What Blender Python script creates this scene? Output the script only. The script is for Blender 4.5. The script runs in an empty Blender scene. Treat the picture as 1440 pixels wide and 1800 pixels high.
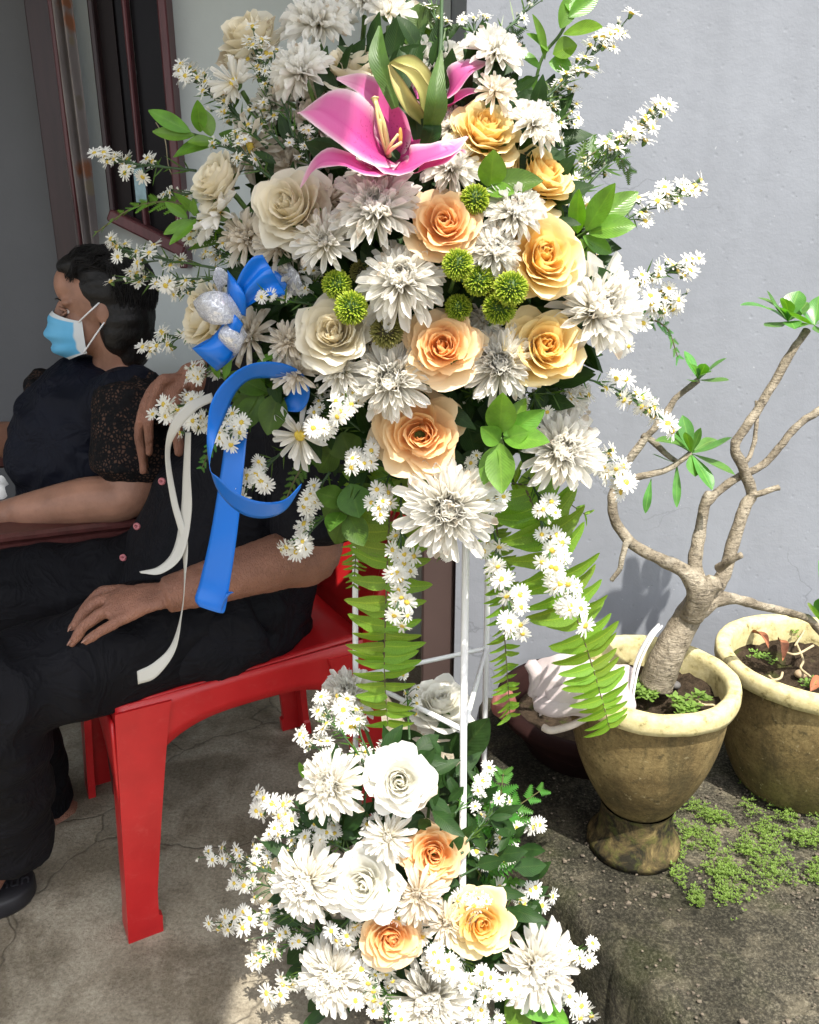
import bpy, math, random
from mathutils import Vector, Matrix, noise
RND = random.Random(11)
V = Vector
PI = math.pi
rad = math.radians
sc = bpy.context.scene
col = sc.collection

# ------------------------------------------------------------------ camera
FPX = 1450.0; PITCH = rad(18.6); CAMH = 1.10
cd = bpy.data.cameras.new('camera'); cam = bpy.data.objects.new('camera', cd); col.objects.link(cam)
cam.location = (0, 0, CAMH); cam.rotation_euler = (PI/2 - PITCH, 0, 0)
cd.sensor_fit = 'HORIZONTAL'; cd.sensor_width = 36.0; cd.lens = 36.0*FPX/1440.0
cd.clip_start = 0.02; cd.clip_end = 500
sc.camera = cam
# ------------------------------------------------------------------ light
SUN = V((0.16, -0.42, 0.89)).normalized()
EL = math.asin(SUN.z); AZ = math.atan2(SUN.x, SUN.y)
w = bpy.data.worlds.new('World'); sc.world = w; w.use_nodes = True
wn = w.node_tree.nodes; wl = w.node_tree.links
sky = wn.new('ShaderNodeTexSky'); sky.sky_type = 'NISHITA'; sky.sun_disc = False
sky.sun_elevation = EL; sky.sun_rotation = AZ; sky.air_density = 1.0; sky.dust_density = 2.5; sky.ozone_density = 1.0
bg = wn['Background']; bg.inputs['Strength'].default_value = 0.14
hs = wn.new('ShaderNodeHueSaturation'); hs.inputs['Saturation'].default_value = .35     # bright hazy, half-clouded tropical sky
wl.new(sky.outputs['Color'], hs.inputs['Color']); wl.new(hs.outputs['Color'], bg.inputs['Color'])
sl = bpy.data.lights.new('sun', 'SUN'); sl.energy = 3.3; sl.angle = rad(0.6); sl.color = (1.0, 0.95, 0.87)
so = bpy.data.objects.new('sun', sl); col.objects.link(so); so.location = SUN*6
so.rotation_euler = SUN.to_track_quat('Z', 'Y').to_euler()
sc.view_settings.view_transform = 'Standard'; sc.view_settings.look = 'None'
sc.view_settings.exposure = 1.26; sc.view_settings.gamma = 1.0
sc.cycles.max_bounces = 8; sc.cycles.diffuse_bounces = 5; sc.cycles.transparent_max_bounces = 12
sc.cycles.use_denoising = True

# ------------------------------------------------------------------ helpers
_ct, _st = math.cos(PITCH), math.sin(PITCH)
def ray(px, py):
    a = (px-720)/FPX; b = -(py-900)/FPX
    return V((a, _ct + b*_st, -_st + b*_ct))
def at(px, py, Y):
    d = ray(px, py); return V((0, 0, CAMH)) + d*(Y/d.y)
def at_z(px, py, z):
    d = ray(px, py); return V((0, 0, CAMH)) + d*((z-CAMH)/d.z)
def pxm(p):                                     # metres per photo pixel at a point
    d = V(p)-V((0, 0, CAMH)); return (d.y*_ct - d.z*_st)/FPX
VR = V((1, 0, 0)); VU = V((0, _st, _ct)); VB = V((0, -_ct, _st))   # right, up, towards viewer

def srgb(r, g, b):
    f = lambda c: (c/255/12.92) if c/255 <= .04045 else ((c/255+.055)/1.055)**2.4
    return (f(r), f(g), f(b))

def thing(name, label, cat, loc=(0, 0, 0), group=None):
    o = bpy.data.objects.new(name, None); col.objects.link(o); o.location = loc
    o.empty_display_size = .02
    o['label'] = label; o['category'] = cat
    if group: o['group'] = group
    return o
def tag(o, label=None, cat=None, group=None, kind=None):
    if label: o['label'] = label
    if cat: o['category'] = cat
    if group: o['group'] = group
    if kind: o['kind'] = kind
    return o
def mesh(name, vf, smooth=True, attrs=None, mat=None):
    v, f = vf
    m = bpy.data.meshes.new(name); m.from_pydata([tuple(p) for p in v], [], f); m.update()
    if smooth: m.polygons.foreach_set('use_smooth', [True]*len(m.polygons))
    for k, vals in (attrs or {}).items():
        a = m.attributes.new(k, 'FLOAT', 'POINT'); a.data.foreach_set('value', vals)
    if mat: m.materials.append(mat)
    return m
def mk(name, data, parent=None, mat=None, M=None):
    if mat and not data.materials: data.materials.append(mat)
    o = bpy.data.objects.new(name, data)
    col.objects.link(o)
    if mat and data.materials[0] != mat:
        o.material_slots[0].link = 'OBJECT'; o.material_slots[0].material = mat
    if parent: o.parent = parent
    if M is not None: o.matrix_basis = M
    return o
def part(name, vf, mat, parent=None, smooth=True, attrs=None):
    """world-space geometry, re-based on the parent's location"""
    base = V((0, 0, 0))
    p = parent
    while p is not None:
        base = base + p.location; p = p.parent
    v, f = vf
    return mk(name, mesh(name, ([V(q)-base for q in v], f), smooth, attrs), parent, mat)
def join(*vfs):
    V_, F_ = [], []
    for v, f in vfs:
        n = len(V_); V_ += list(v); F_ += [tuple(i+n for i in q) for q in f]
    return V_, F_
def cr(pts, n):
    """Catmull-Rom through points (tuples of any length), n samples"""
    P = [tuple(p) for p in pts]; P = [tuple(2*a-b for a, b in zip(P[0], P[1]))] + P + [tuple(2*a-b for a, b in zip(P[-1], P[-2]))]
    out = []; m = len(P)-3
    for i in range(n):
        t = i/(n-1)*m; k = min(int(t), m-1); t -= k
        a, b, c, d = P[k:k+4]
        out.append(tuple(.5*(2*q + (r-p)*t + (2*p-5*q+4*r-s)*t*t + (3*q-p-3*r+s)*t**3) for p, q, r, s in zip(a, b, c, d)))
    return out
def frames(path, up=None):
    T = []
    for i in range(len(path)):
        a = path[max(i-1, 0)]; b = path[min(i+1, len(path)-1)]
        T.append((b-a).normalized())
    u = V(up) if up else (V((0, 0, 1)) if abs(T[0].z) < .9 else V((1, 0, 0)))
    N = []
    for t in T:
        u = (u - t*u.dot(t))
        if u.length < 1e-6: u = t.orthogonal()
        u.normalize(); N.append(u.copy())
    return T, N
def tube(path, r, n=8, flat=1.0, up=None, cap=True):
    """path of Vectors, r = number or list; flat = cross-section ratio along the up vector"""
    path = [V(p) for p in path]
    rr = r if isinstance(r, (list, tuple)) else [r]*len(path)
    T, N = frames(path, up); v = []; f = []
    for p, t, u, q in zip(path, T, N, rr):
        b = t.cross(u)
        for k in range(n):
            a = 2*PI*k/n
            v.append(p + b*(math.cos(a)*q) + u*(math.sin(a)*q*flat))
    for i in range(len(path)-1):
        for k in range(n):
            k2 = (k+1) % n
            f.append((i*n+k, i*n+k2, (i+1)*n+k2, (i+1)*n+k))
    if cap:
        v.append(path[0] - T[0]*rr[0]*.45); v.append(path[-1] + T[-1]*rr[-1]*.45)
        c0, c1 = len(v)-2, len(v)-1; L = (len(path)-1)*n
        for k in range(n):
            k2 = (k+1) % n
            f.append((c0, k2, k)); f.append((c1, L+k, L+k2))
    return v, f
def curve_tube(pts, n, n_side=6, flat=1.0, up=None):
    """pts = (x,y,z,r) control points"""
    s = cr(pts, n)
    return tube([V(q[:3]) for q in s], [max(q[3], 1e-4) for q in s], n_side, flat, up)
def box(c, s, M=None):
    x, y, z = (q/2 for q in s)
    v = [V((i*x, j*y, k*z)) for i in (-1, 1) for j in (-1, 1) for k in (-1, 1)]
    if M is not None: v = [M @ q for q in v]
    v = [q+V(c) for q in v]
    return v, [(0, 1, 3, 2), (4, 6, 7, 5), (0, 4, 5, 1), (2, 3, 7, 6), (0, 2, 6, 4), (1, 5, 7, 3)]
def bbox_round(c, s, b=.004, M=None):
    """box with bevelled edges (rounded look, 26 faces)"""
    x, y, z = (q/2 for q in s); b = min(b, x*.9, y*.9, z*.9)
    v = []; idx = {}
    for i in (-1, 1):
        for j in (-1, 1):
            for k in (-1, 1):
                for ax in range(3):
                    p = [i*(x-b), j*(y-b), k*(z-b)]; p[ax] = (i*x, j*y, k*z)[ax]
                    idx[(i, j, k, ax)] = len(v); v.append(V(p))
    f = []
    A = lambda *t: f.append(tuple(idx[q] for q in t))
    for i in (-1, 1):
        A((i, -1, -1, 0), (i, 1, -1, 0), (i, 1, 1, 0), (i, -1, 1, 0))
        A((-1, i, -1, 1), (1, i, -1, 1), (1, i, 1, 1), (-1, i, 1, 1))
        A((-1, -1, i, 2), (1, -1, i, 2), (1, 1, i, 2), (-1, 1, i, 2))
        for j in (-1, 1):
            A((i, j, -1, 0), (i, j, 1, 0), (i, j, 1, 1), (i, j, -1, 1))
            A((i, -1, j, 0), (i, 1, j, 0), (i, 1, j, 2), (i, -1, j, 2))
            A((-1, i, j, 1), (1, i, j, 1), (1, i, j, 2), (-1, i, j, 2))
            for k in (-1, 1): A((i, j, k, 0), (i, j, k, 1), (i, j, k, 2))
    if M is not None: v = [M @ q for q in v]
    return [q+V(c) for q in v], f
def lathe(c, prof, n=48):
    v = []; f = []
    for r, z in prof:
        for k in range(n):
            a = 2*PI*k/n; v.append(V(c)+V((r*math.cos(a), r*math.sin(a), z)))
    for i in range(len(prof)-1):
        for k in range(n):
            k2 = (k+1) % n; f.append((i*n+k, i*n+k2, (i+1)*n+k2, (i+1)*n+k))
    return v, f
def ellip(c, s, n=16, m=10, M=None):
    v = []; f = []
    for i in range(m+1):
        th = PI*i/m
        for k in range(n):
            a = 2*PI*k/n; q = V((s[0]*math.sin(th)*math.cos(a), s[1]*math.sin(th)*math.sin(a), s[2]*math.cos(th)))
            v.append((M @ q if M is not None else q)+V(c))
    for i in range(m):
        for k in range(n):
            k2 = (k+1) % n; f.append((i*n+k, (i+1)*n+k, (i+1)*n+k2, i*n+k2))
    return v, f
def grid(fn, nu, nv):
    """fn(u,v) u in -1..1, v in 0..1"""
    v = []; f = []
    for j in range(nv):
        for i in range(nu):
            v.append(fn(-1+2*i/(nu-1), j/(nv-1)))
    for j in range(nv-1):
        for i in range(nu-1):
            a = j*nu+i; f.append((a, a+1, a+nu+1, a+nu))
    return v, f
def basis(n, roll=0.0, up=None):
    z = V(n).normalized(); u = V(up) if up else VU
    x = u.cross(z)
    if x.length < 1e-4: x = z.orthogonal()
    x.normalize(); y = z.cross(x)
    M = Matrix((x, y, z)).transposed().to_4x4()
    return M @ Matrix.Rotation(roll, 4, 'Z')
def remeshed(name, vf, voxel, smooth=4, parent=None, mat=None, disp=None):
    base = V((0, 0, 0))
    if parent: base = parent.location
    o = bpy.data.objects.new('tmp', mesh('tmp', vf)); col.objects.link(o)
    r = o.modifiers.new('r', 'REMESH'); r.mode = 'VOXEL'; r.voxel_size = voxel; r.use_smooth_shade = True
    s = o.modifiers.new('s', 'SMOOTH'); s.factor = .5; s.iterations = smooth
    dg = bpy.context.evaluated_depsgraph_get()
    m = bpy.data.meshes.new_from_object(o.evaluated_get(dg)); m.name = name
    bpy.data.objects.remove(o)
    nrm = [v.normal.copy() for v in m.vertices] if disp else None
    for i, v in enumerate(m.vertices):
        co = v.co.copy()
        if disp: co = co + nrm[i]*disp(co)
        v.co = co - base
    m.polygons.foreach_set('use_smooth', [True]*len(m.polygons)); m.update()
    m.materials.clear()
    return mk(name, m, parent, mat)

# ------------------------------------------------------------------ materials
MAT = {}
class N:
    def __init__(s, name):
        s.m = bpy.data.materials.new(name); s.m.use_nodes = True; s.t = s.m.node_tree
        s.b = s.t.nodes['Principled BSDF']; s.out = s.t.nodes['Material Output']; MAT[name] = s.m
    def n(s, typ, **kw):
        q = s.t.nodes.new(typ)
        for k, v in kw.items():
            if k.startswith('_'): setattr(q, k[1:], v)
            else: q.inputs[k.replace('__', ' ')].default_value = v
        return q
    def l(s, a, b): s.t.links.new(a, b)
    def coord(s, kind='Object'): return s.n('ShaderNodeTexCoord').outputs[kind]
    def noise(s, scale, detail=4, rough=.55, co=None, dist=0.0):
        q = s.n('ShaderNodeTexNoise', Scale=scale, Detail=detail, Roughness=rough, Distortion=dist)
        s.l(co or s.coord(), q.inputs['Vector']); return q.outputs['Fac']
    def ramp(s, fac, stops, interp='LINEAR'):
        q = s.n('ShaderNodeValToRGB'); s.l(fac, q.inputs['Fac']); e = q.color_ramp; e.interpolation = interp
        while len(e.elements) < len(stops): e.elements.new(.5)
        for el, (p, c) in zip(e.elements, stops):
            el.position = p; el.color = (c[0], c[1], c[2], 1) if not isinstance(c, (int, float)) else (c, c, c, 1)
        return q.outputs['Color']
    def mix(s, fac, a, b, mode='MIX'):
        q = s.n('ShaderNodeMix', _data_type='RGBA', _blend_type=mode)
        for i, x in ((0, fac), (6, a), (7, b)):
            if isinstance(x, (int, float)): q.inputs[i].default_value = x if i == 0 else (x, x, x, 1)
            elif isinstance(x, tuple): q.inputs[i].default_value = (x[0], x[1], x[2], 1)
            else: s.l(x, q.inputs[i])
        return q.outputs[2]
    def math(s, op, a, b=0.0):
        q = s.n('ShaderNodeMath', _operation=op)
        for i, x in enumerate((a, b)):
            if isinstance(x, (int, float)): q.inputs[i].default_value = x
            else: s.l(x, q.inputs[i])
        return q.outputs[0]
    def color(s, c):
        if isinstance(c, tuple): s.b.inputs['Base Color'].default_value = (c[0], c[1], c[2], 1)
        else: s.l(c, s.b.inputs['Base Color'])
        s.c = c
    def rough(s, r, spec=.5):
        if isinstance(r, (int, float)): s.b.inputs['Roughness'].default_value = r
        else: s.l(r, s.b.inputs['Roughness'])
        s.b.inputs['Specular IOR Level'].default_value = spec
    def bump(s, h, strength=.5, dist=.002, prev=None):
        q = s.n('ShaderNodeBump', Strength=strength, Distance=dist); s.l(h, q.inputs['Height'])
        if prev: s.l(prev, q.inputs['Normal'])
        s.l(q.outputs[0], s.b.inputs['Normal']); return q.outputs[0]
    def attr(s, name): return s.n('ShaderNodeAttribute', _attribute_name=name).outputs['Fac']
    def rnd(s): return s.n('ShaderNodeObjectInfo').outputs['Random']
    def translucent(s, fac, tint=None):
        t = s.n('ShaderNodeBsdfTranslucent'); c = tint if tint is not None else s.c
        if isinstance(c, tuple): t.inputs['Color'].default_value = (c[0], c[1], c[2], 1)
        else: s.l(c, t.inputs['Color'])
        x = s.n('ShaderNodeMixShader', Fac=fac); s.l(s.b.outputs[0], x.inputs[1]); s.l(t.outputs[0], x.inputs[2])
        s.l(x.outputs[0], s.out.inputs['Surface'])
    def alpha(s, a): s.l(a, s.b.inputs['Alpha'])
def simple(name, c, rough=.5, var=.15, scale=30, bump=0., bscale=200, spec=.5, trans=0., bdist=.001):
    q = N(name); nz = q.noise(scale, 5)
    lo = tuple(x*(1-var) for x in c); hi = tuple(min(x*(1+var), .95) for x in c)
    q.color(q.ramp(nz, [(.3, lo), (.7, hi)])); q.rough(rough, spec)
    if bump: q.bump(q.noise(bscale, 4), bump, bdist)
    if trans: q.translucent(trans)
    return q.m
def petal(name, stops, trans=.3, rough=.55, var=.06, edge=None, spots=None, ustops=None):
    q = N(name); t = q.attr('t'); c = q.ramp(t, stops)
    if ustops: c = q.mix(q.ramp(q.attr('u'), ustops), c, edge)
    if 'lily_pink' in name: c = q.mix(q.ramp(q.math('ADD', q.attr('u'), q.math('MULTIPLY', t, .12)), [(.0, .7), (.09, .3), (.3, 0.)]), c, (.58, .04, .26))
    if spots: 
        nz = q.noise(330, 1); s_ = q.ramp(nz, [(.65, 0.), (.69, 1.)])
        tt = q.ramp(t, [(.1, .8), (.5, 0.)])
        c = q.mix(q.math('MULTIPLY', s_, tt), c, spots)
    if name[:3] in ('mum', 'pet'):      # a few bruised, browning petal tips
        br = q.math('MULTIPLY', q.ramp(q.rnd(), [(.90, 0.), (.92, .55)]), q.ramp(q.math('ADD', t, q.math('MULTIPLY', q.noise(160, 3), .35)), [(.99, 0.), (1.0, 1.)]))
        c = q.mix(br, c, (.42, .28, .13))
    v = q.n('ShaderNodeHueSaturation'); q.l(c, v.inputs['Color'])
    q.l(q.math('ADD', q.math('MULTIPLY', q.rnd(), var*2), 1-var), v.inputs['Value'])
    q.color(v.outputs[0]); q.rough(rough, .25)
    fine = q.n('ShaderNodeTexWave', Scale=260, Distortion=3, Detail=2)
    q.l(q.coord('Object'), fine.inputs['Vector']); q.bump(fine.outputs['Fac'], .12, .0006)
    q.translucent(trans); return q.m
def leafm(name, c, rough=.38, trans=.3, vein=.25, var=.25):
    q = N(name); u = q.attr('u')
    nz = q.noise(60, 4)
    lo = tuple(x*(1-var) for x in c); hi = tuple(min(1, x*(1+var)) for x in c)
    base = q.ramp(nz, [(.3, lo), (.7, hi)])
    vc = (min(1, c[0]*1.9+.03), min(1, c[1]*1.5+.03), c[2]*1.4+.01)
    base = q.mix(q.ramp(u, [(.0, vein), (.10, 0.)]), base, vc)
    v = q.n('ShaderNodeHueSaturation'); q.l(base, v.inputs['Color'])
    q.l(q.math('ADD', q.math('MULTIPLY', q.rnd(), .35), .8), v.inputs['Value'])
    q.l(q.math('ADD', q.math('MULTIPLY', q.rnd(), .03), .485), v.inputs['Hue'])
    q.color(v.outputs[0]); q.rough(rough, .22 if 'dark' in name or 'mid' in name else .45)
    tq = q.attr('t'); uu = q.attr('u')
    wv = q.math('SINE', q.math('MULTIPLY', q.math('SUBTRACT', q.math('MULTIPLY', tq, 14.), q.math('MULTIPLY', uu, 4.)), 6.28))
    q.bump(wv, .18, .0006)
    tint = q.mix(1.0, v.outputs[0], (1.0, 1.0, .35), 'MULTIPLY')
    tb = q.n('ShaderNodeHueSaturation', Value=1.7, Saturation=1.05); q.l(tint, tb.inputs['Color'])
    q.translucent(trans, tb.outputs[0]); return q.m

# flowers
petal('petal_peach', [(0, (.93, .33, .06)), (.35, (.94, .52, .19)), (.65, (.95, .69, .37)), (1, (.95, .79, .54))], .42)
petal('petal_yellow', [(0, (.93, .42, .05)), (.35, (.95, .62, .16)), (.65, (.95, .76, .34)), (1, (.95, .84, .54))], .42)
petal('petal_cream', [(0, (.78, .62, .32)), (.4, (.88, .80, .60)), (1, (.91, .87, .75))], .42)
petal('petal_white', [(0, (.80, .75, .46)), (.35, (.90, .88, .79)), (1, (.92, .91, .87))], .40)
petal('mum_white', [(0, (.78, .70, .48)), (.3, (.90, .87, .79)), (1, (.93, .92, .88))], .46, .5)
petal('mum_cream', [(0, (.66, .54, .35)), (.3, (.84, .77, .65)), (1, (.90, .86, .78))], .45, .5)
petal('daisy_white', [(0, (.75, .74, .50)), (.3, (.90, .89, .82)), (1, (.93, .92, .87))], .44, .5)
petal('lily_pink', [(0, (.42, .035, .16)), (.3, (.64, .085, .31)), (.75, (.74, .19, .43)), (1, (.86, .54, .63))], .32, .45,
      edge=(.85, .66, .71), ustops=[(.62, 0.), (.82, .35), (.98, 1.)], spots=(.16, .0, .04))
petal('lily_bud', [(0, (.26, .28, .07)), (.5, (.48, .46, .17)), (1, (.50, .42, .18))], .2, .5, edge=(.14, .11, .04), ustops=[(.7, 0.), (.95, .8)])
simple('daisy_disc', (.62, .45, .06), .8, .3, 400, .6, 900)
simple('pollen', (.55, .25, .05), .8, .3, 400)
simple('filament', (.72, .62, .28), .5, .1, 100)
def pommat(name, stops):
    q = N(name); q.color(q.ramp(q.attr('t'), stops)); q.rough(.5, .3); q.translucent(.25)
pommat('pom_green', [(0, (.05, .11, .01)), (.5, (.24, .38, .02)), (1, (.58, .62, .07))])
pommat('pom_brown', [(0, (.06, .05, .02)), (.5, (.22, .22, .05)), (1, (.40, .36, .12))])
simple('stem_green', (.09, .17, .04), .5, .3, 60)
simple('stem_dark', (.035, .075, .025), .55, .3, 60)
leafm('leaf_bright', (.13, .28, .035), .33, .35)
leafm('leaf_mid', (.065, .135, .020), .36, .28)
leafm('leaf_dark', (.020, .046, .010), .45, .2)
leafm('leaf_lily', (.07, .13, .025), .45, .25, .15)
leafm('fern_green', (.17, .30, .03), .45, .42, .6)
leafm('fern_fresh', (.08, .25, .04), .45, .35, .4)
leafm('leaf_adenium', (.10, .25, .055), .28, .3, .7)
leafm('moss_green', (.15, .23, .04), .6, .35, 0.)
simple('floral_foam', (.02, .05, .02), .9, .3, 80, .5, 300)
# ------------------------------------------------------------------ setting materials
def wallmat(name, c, bump=.5, peel=None):
    q = N(name); co = q.coord()
    a = q.noise(3.5, 5, .6, co); b = q.noise(28, 6, .65, co); f = q.noise(240, 3, .6, co)
    cc = q.ramp(a, [(.3, tuple(x*.93 for x in c)), (.7, tuple(min(1, x*1.06) for x in c))])
    if peel:
        sp = q.noise(95, 2, .5, co, .6); sp2 = q.noise(9, 2, .5, co)
        m = q.math('MULTIPLY', q.ramp(sp, [(.745, 0.), (.77, .8)]), q.ramp(sp2, [(.45, 0.), (.6, 1.)]))
        cc = q.mix(m, cc, peel)
    if peel:
        ch = q.noise(150, 3, .6, co, .4); cm = q.math('MULTIPLY', q.ramp(ch, [(.70, 0.), (.73, .7)]), q.ramp(q.noise(5, 2, .5, co), [(.48, 0.), (.6, 1.)]))
        cc = q.mix(cm, cc, tuple(x*.35 for x in c))
        mp = q.n('ShaderNodeMapping'); mp.inputs['Scale'].default_value = (14, 14, 1.2); q.l(co, mp.inputs[0])
        cc = q.mix(q.ramp(q.noise(1., 5, .6, mp.outputs[0], .3), [(.45, 0.), (.75, .35)]), cc, tuple(x*.72 for x in c))
        vc = q.n('ShaderNodeTexVoronoi', _feature='DISTANCE_TO_EDGE', Scale=2.3); wn_ = q.n('ShaderNodeTexNoise', Scale=6, Detail=5); q.l(co, wn_.inputs['Vector']); q.l(q.mix(.2, co, wn_.outputs['Color']), vc.inputs['Vector'])
        cc = q.mix(q.math('MULTIPLY', q.ramp(vc.outputs['Distance'], [(0., .5), (.004, 0.)]), q.ramp(q.noise(3, 2, .5, co), [(.5, 0.), (.6, 1.)])), cc, tuple(x*.45 for x in c))
    q.color(cc); q.rough(.62, .3)
    n1 = q.bump(q.math('ADD', q.math('MULTIPLY', b, .9), q.math('MULTIPLY', f, .16)), bump, .004)
    v = q.n('ShaderNodeTexVoronoi', Scale=38); q.l(co, v.inputs['Vector'])
    pits = q.math('MULTIPLY', q.ramp(v.outputs['Distance'], [(.04, 0.), (.16, 1.)]), 1.0)
    q.bump(pits, .25, .0015, n1)
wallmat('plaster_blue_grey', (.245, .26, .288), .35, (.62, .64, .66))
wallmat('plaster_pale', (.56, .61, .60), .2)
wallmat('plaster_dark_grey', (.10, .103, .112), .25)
def concrete():
    q = N('concrete_floor'); co = q.coord()
    a = q.noise(2.2, 6, .65, co); b = q.noise(16, 12, .76, co); f = q.noise(150, 8, .75, co)
    c = q.ramp(b, [(.28, (.22, .19, .14)), (.5, (.45, .40, .30)), (.75, (.62, .57, .45))])
    c = q.mix(q.ramp(a, [(.35, .5), (.65, 0.)]), c, (.20, .17, .13))
    c = q.mix(.42, c, q.ramp(f, [(.36, (.07, .058, .04)), (.62, (.55, .50, .39))]))
    bl = q.noise(5.5, 5, .6, co, .5); c = q.mix(q.ramp(bl, [(.42, .75), (.56, 0.)]), c, q.mix(1., c, (.45, .42, .38), 'MULTIPLY'))
    # hairline cracks
    v = q.n('ShaderNodeTexVoronoi', _feature='DISTANCE_TO_EDGE', Scale=3.1)
    dn = q.n('ShaderNodeTexNoise', Scale=7, Detail=3); q.l(co, dn.inputs['Vector'])
    mx = q.mix(.12, co, dn.outputs['Color']); q.l(mx, v.inputs['Vector'])
    cr_ = q.ramp(v.outputs['Distance'], [(.0, 1.), (.009, 0.)])
    c = q.mix(q.math('MULTIPLY', cr_, .5), c, (.05, .042, .032))
    q.color(c); q.rough(.85, .2)
    h = q.math('ADD', q.math('MULTIPLY', b, .6), q.math('MULTIPLY', f, .5))
    q.bump(q.math('SUBTRACT', h, q.math('MULTIPLY', cr_, .3)), 1., .006)
concrete()
def mossy():
    q = N('mossy_concrete'); co = q.coord()
    a = q.noise(4.5, 6, .65, co, .4); b = q.noise(24, 12, .78, co, .3); f = q.noise(210, 8, .8, co)
    c = q.ramp(b, [(.36, (.030, .027, .021)), (.50, (.075, .068, .05)), (.56, (.22, .19, .13)), (.72, (.36, .32, .23))])
    g = q.noise(7, 5, .65, co)
    c = q.mix(q.ramp(g, [(.50, 0.), (.68, .75)]), c, (.075, .095, .02))
    dk = q.ramp(a, [(.40, .85), (.58, 0.)])
    c = q.mix(dk, c, (.028, .028, .022))
    c = q.mix(.45, c, q.ramp(f, [(.38, (.015, .014, .010)), (.50, (.09, .08, .06)), (.64, (.42, .38, .28))]))
    big = q.noise(2.6, 4, .6, co, .6); c = q.mix(q.ramp(big, [(.45, .9), (.62, .05)]), c, q.mix(1., c, (.35, .36, .34), 'MULTIPLY'))
    q.color(c); q.rough(.9, .15)
    q.bump(q.math('ADD', q.math('MULTIPLY', b, .7), q.math('MULTIPLY', f, .5)), 1., .008)
mossy()
def potmat():
    q = N('pot_ochre'); co = q.coord()
    a = q.noise(9, 5, .65, co, .3); b = q.noise(70, 5, .7, co); g = q.noise(5, 4, .6, co)
    c = q.ramp(a, [(.30, (.055, .042, .020)), (.48, (.165, .118, .050)), (.75, (.33, .25, .11))])
    z = q.n('ShaderNodeSeparateXYZ'); q.l(co, z.inputs[0])
    low = q.ramp(z.outputs['Z'], [(.0, 1.), (.2, 0.)])
    c = q.mix(q.math('MULTIPLY', low, q.ramp(g, [(.35, 0.), (.6, .8)])), c, (.10, .10, .025))
    c = q.mix(q.ramp(b, [(.56, 0.), (.68, .8)]), c, (.06, .05, .025))
    st = q.noise(90, 4, .6, co); c = q.mix(q.ramp(st, [(.64, 0.), (.72, .4)]), c, (.60, .52, .30))
    mp = q.n('ShaderNodeMapping'); mp.inputs['Scale'].default_value = (26, 26, 3.5); q.l(co, mp.inputs[0]); sk = q.noise(1., 6, .65, mp.outputs[0], .4)
    c = q.mix(q.ramp(sk, [(.50, 0.), (.66, .75)]), c, (.075, .06, .028))
    fn_ = q.noise(190, 8, .8, co); c = q.mix(.35, c, q.mix(1., c, q.ramp(fn_, [(.38, .25), (.62, 1.6)]), 'MULTIPLY'))
    q.color(c); q.rough(.9, .15); q.bump(q.math('ADD', q.math('ADD', b, fn_), q.math('MULTIPLY', a, .6)), .6, .003)
    q = N('pot_foot'); co = q.coord(); a = q.noise(26, 5, .7, co, .5); g = q.noise(60, 4, .6, co)
    c = q.ramp(a, [(.42, (.018, .016, .010)), (.56, (.085, .064, .028)), (.75, (.25, .19, .08))]); c = q.mix(q.ramp(g, [(.5, 0.), (.65, .5)]), c, (.08, .09, .02))
    q.color(c); q.rough(.9, .15); q.bump(q.math('ADD', a, g), .6, .004)
    q = N('pot_rim_cream'); co = q.coord()
    b = q.noise(45, 6, .7, co); c = q.ramp(b, [(.32, (.16, .13, .05)), (.44, (.50, .43, .21)), (.7, (.66, .59, .34))])
    q.color(c); q.rough(.8, .2); q.bump(b, .5, .003)
potmat()
def soilm():
    q = N('soil'); co = q.coord(); b = q.noise(60, 6, .75, co); f = q.noise(260, 4, .7, co)
    c = q.ramp(b, [(.3, (.018, .013, .009)), (.6, (.07, .05, .033)), (.8, (.16, .12, .08))])
    g = q.noise(20, 3, .6, co); c = q.mix(q.ramp(g, [(.58, 0.), (.7, .6)]), c, (.07, .09, .02))
    q.color(c); q.rough(.95, .1); q.bump(q.math('ADD', b, q.math('MULTIPLY', f, .6)), 1., .008)
soilm()
def barkm():
    q = N('bark_adenium'); co = q.coord(); b = q.noise(26, 6, .7, co); f = q.noise(140, 4, .65, co)
    c = q.ramp(b, [(.3, (.10, .078, .05)), (.5, (.24, .20, .14)), (.72, (.46, .40, .30))])
    c = q.mix(q.ramp(f, [(.54, 0.), (.66, .75)]), c, (.06, .048, .03))
    mp = q.n('ShaderNodeMapping'); mp.inputs['Scale'].default_value = (40, 40, 190); q.l(co, mp.inputs[0]); ln = q.noise(1., 5, .7, mp.outputs[0], .3)
    c = q.mix(q.ramp(ln, [(.56, 0.), (.68, .7)]), c, (.05, .04, .028)); c = q.mix(q.ramp(q.noise(9, 3, .6, co), [(.55, 0.), (.7, .45)]), c, (.42, .40, .34))
    q.color(c); q.rough(.55, .45); q.bump(q.math('ADD', q.math('ADD', b, ln), q.math('MULTIPLY', f, .6)), .9, .006)
barkm()
def woodm(name, c, rough=.3):
    q = N(name); co = q.coord(); mp = q.n('ShaderNodeMapping'); mp.inputs['Scale'].default_value = (30, 30, 3); q.l(co, mp.inputs[0])
    b = q.noise(2., 5, .6, mp.outputs[0], .8)
    q.color(q.ramp(b, [(.3, tuple(x*.7 for x in c)), (.7, tuple(x*1.25 for x in c))])); q.rough(rough, .5); q.bump(b, .08, .001)
woodm('wood_maroon', (.026, .010, .011), .4)
woodm('wood_maroon_edge', (.10, .028, .032), .4)
woodm('wood_dark', (.075, .022, .020), .3)
simple('wood_inner', (.010, .005, .005), .45, .2, 5, spec=.2)
simple('brown_board', (.075, .05, .045), .45, .12, 6, .1, 60)
simple('terracotta_shade_dark', (.018, .007, .006), .85, .3, 9, .2, 60, spec=.1)  # red-brown lowered to near black: shade on the tub put into its colour
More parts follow.
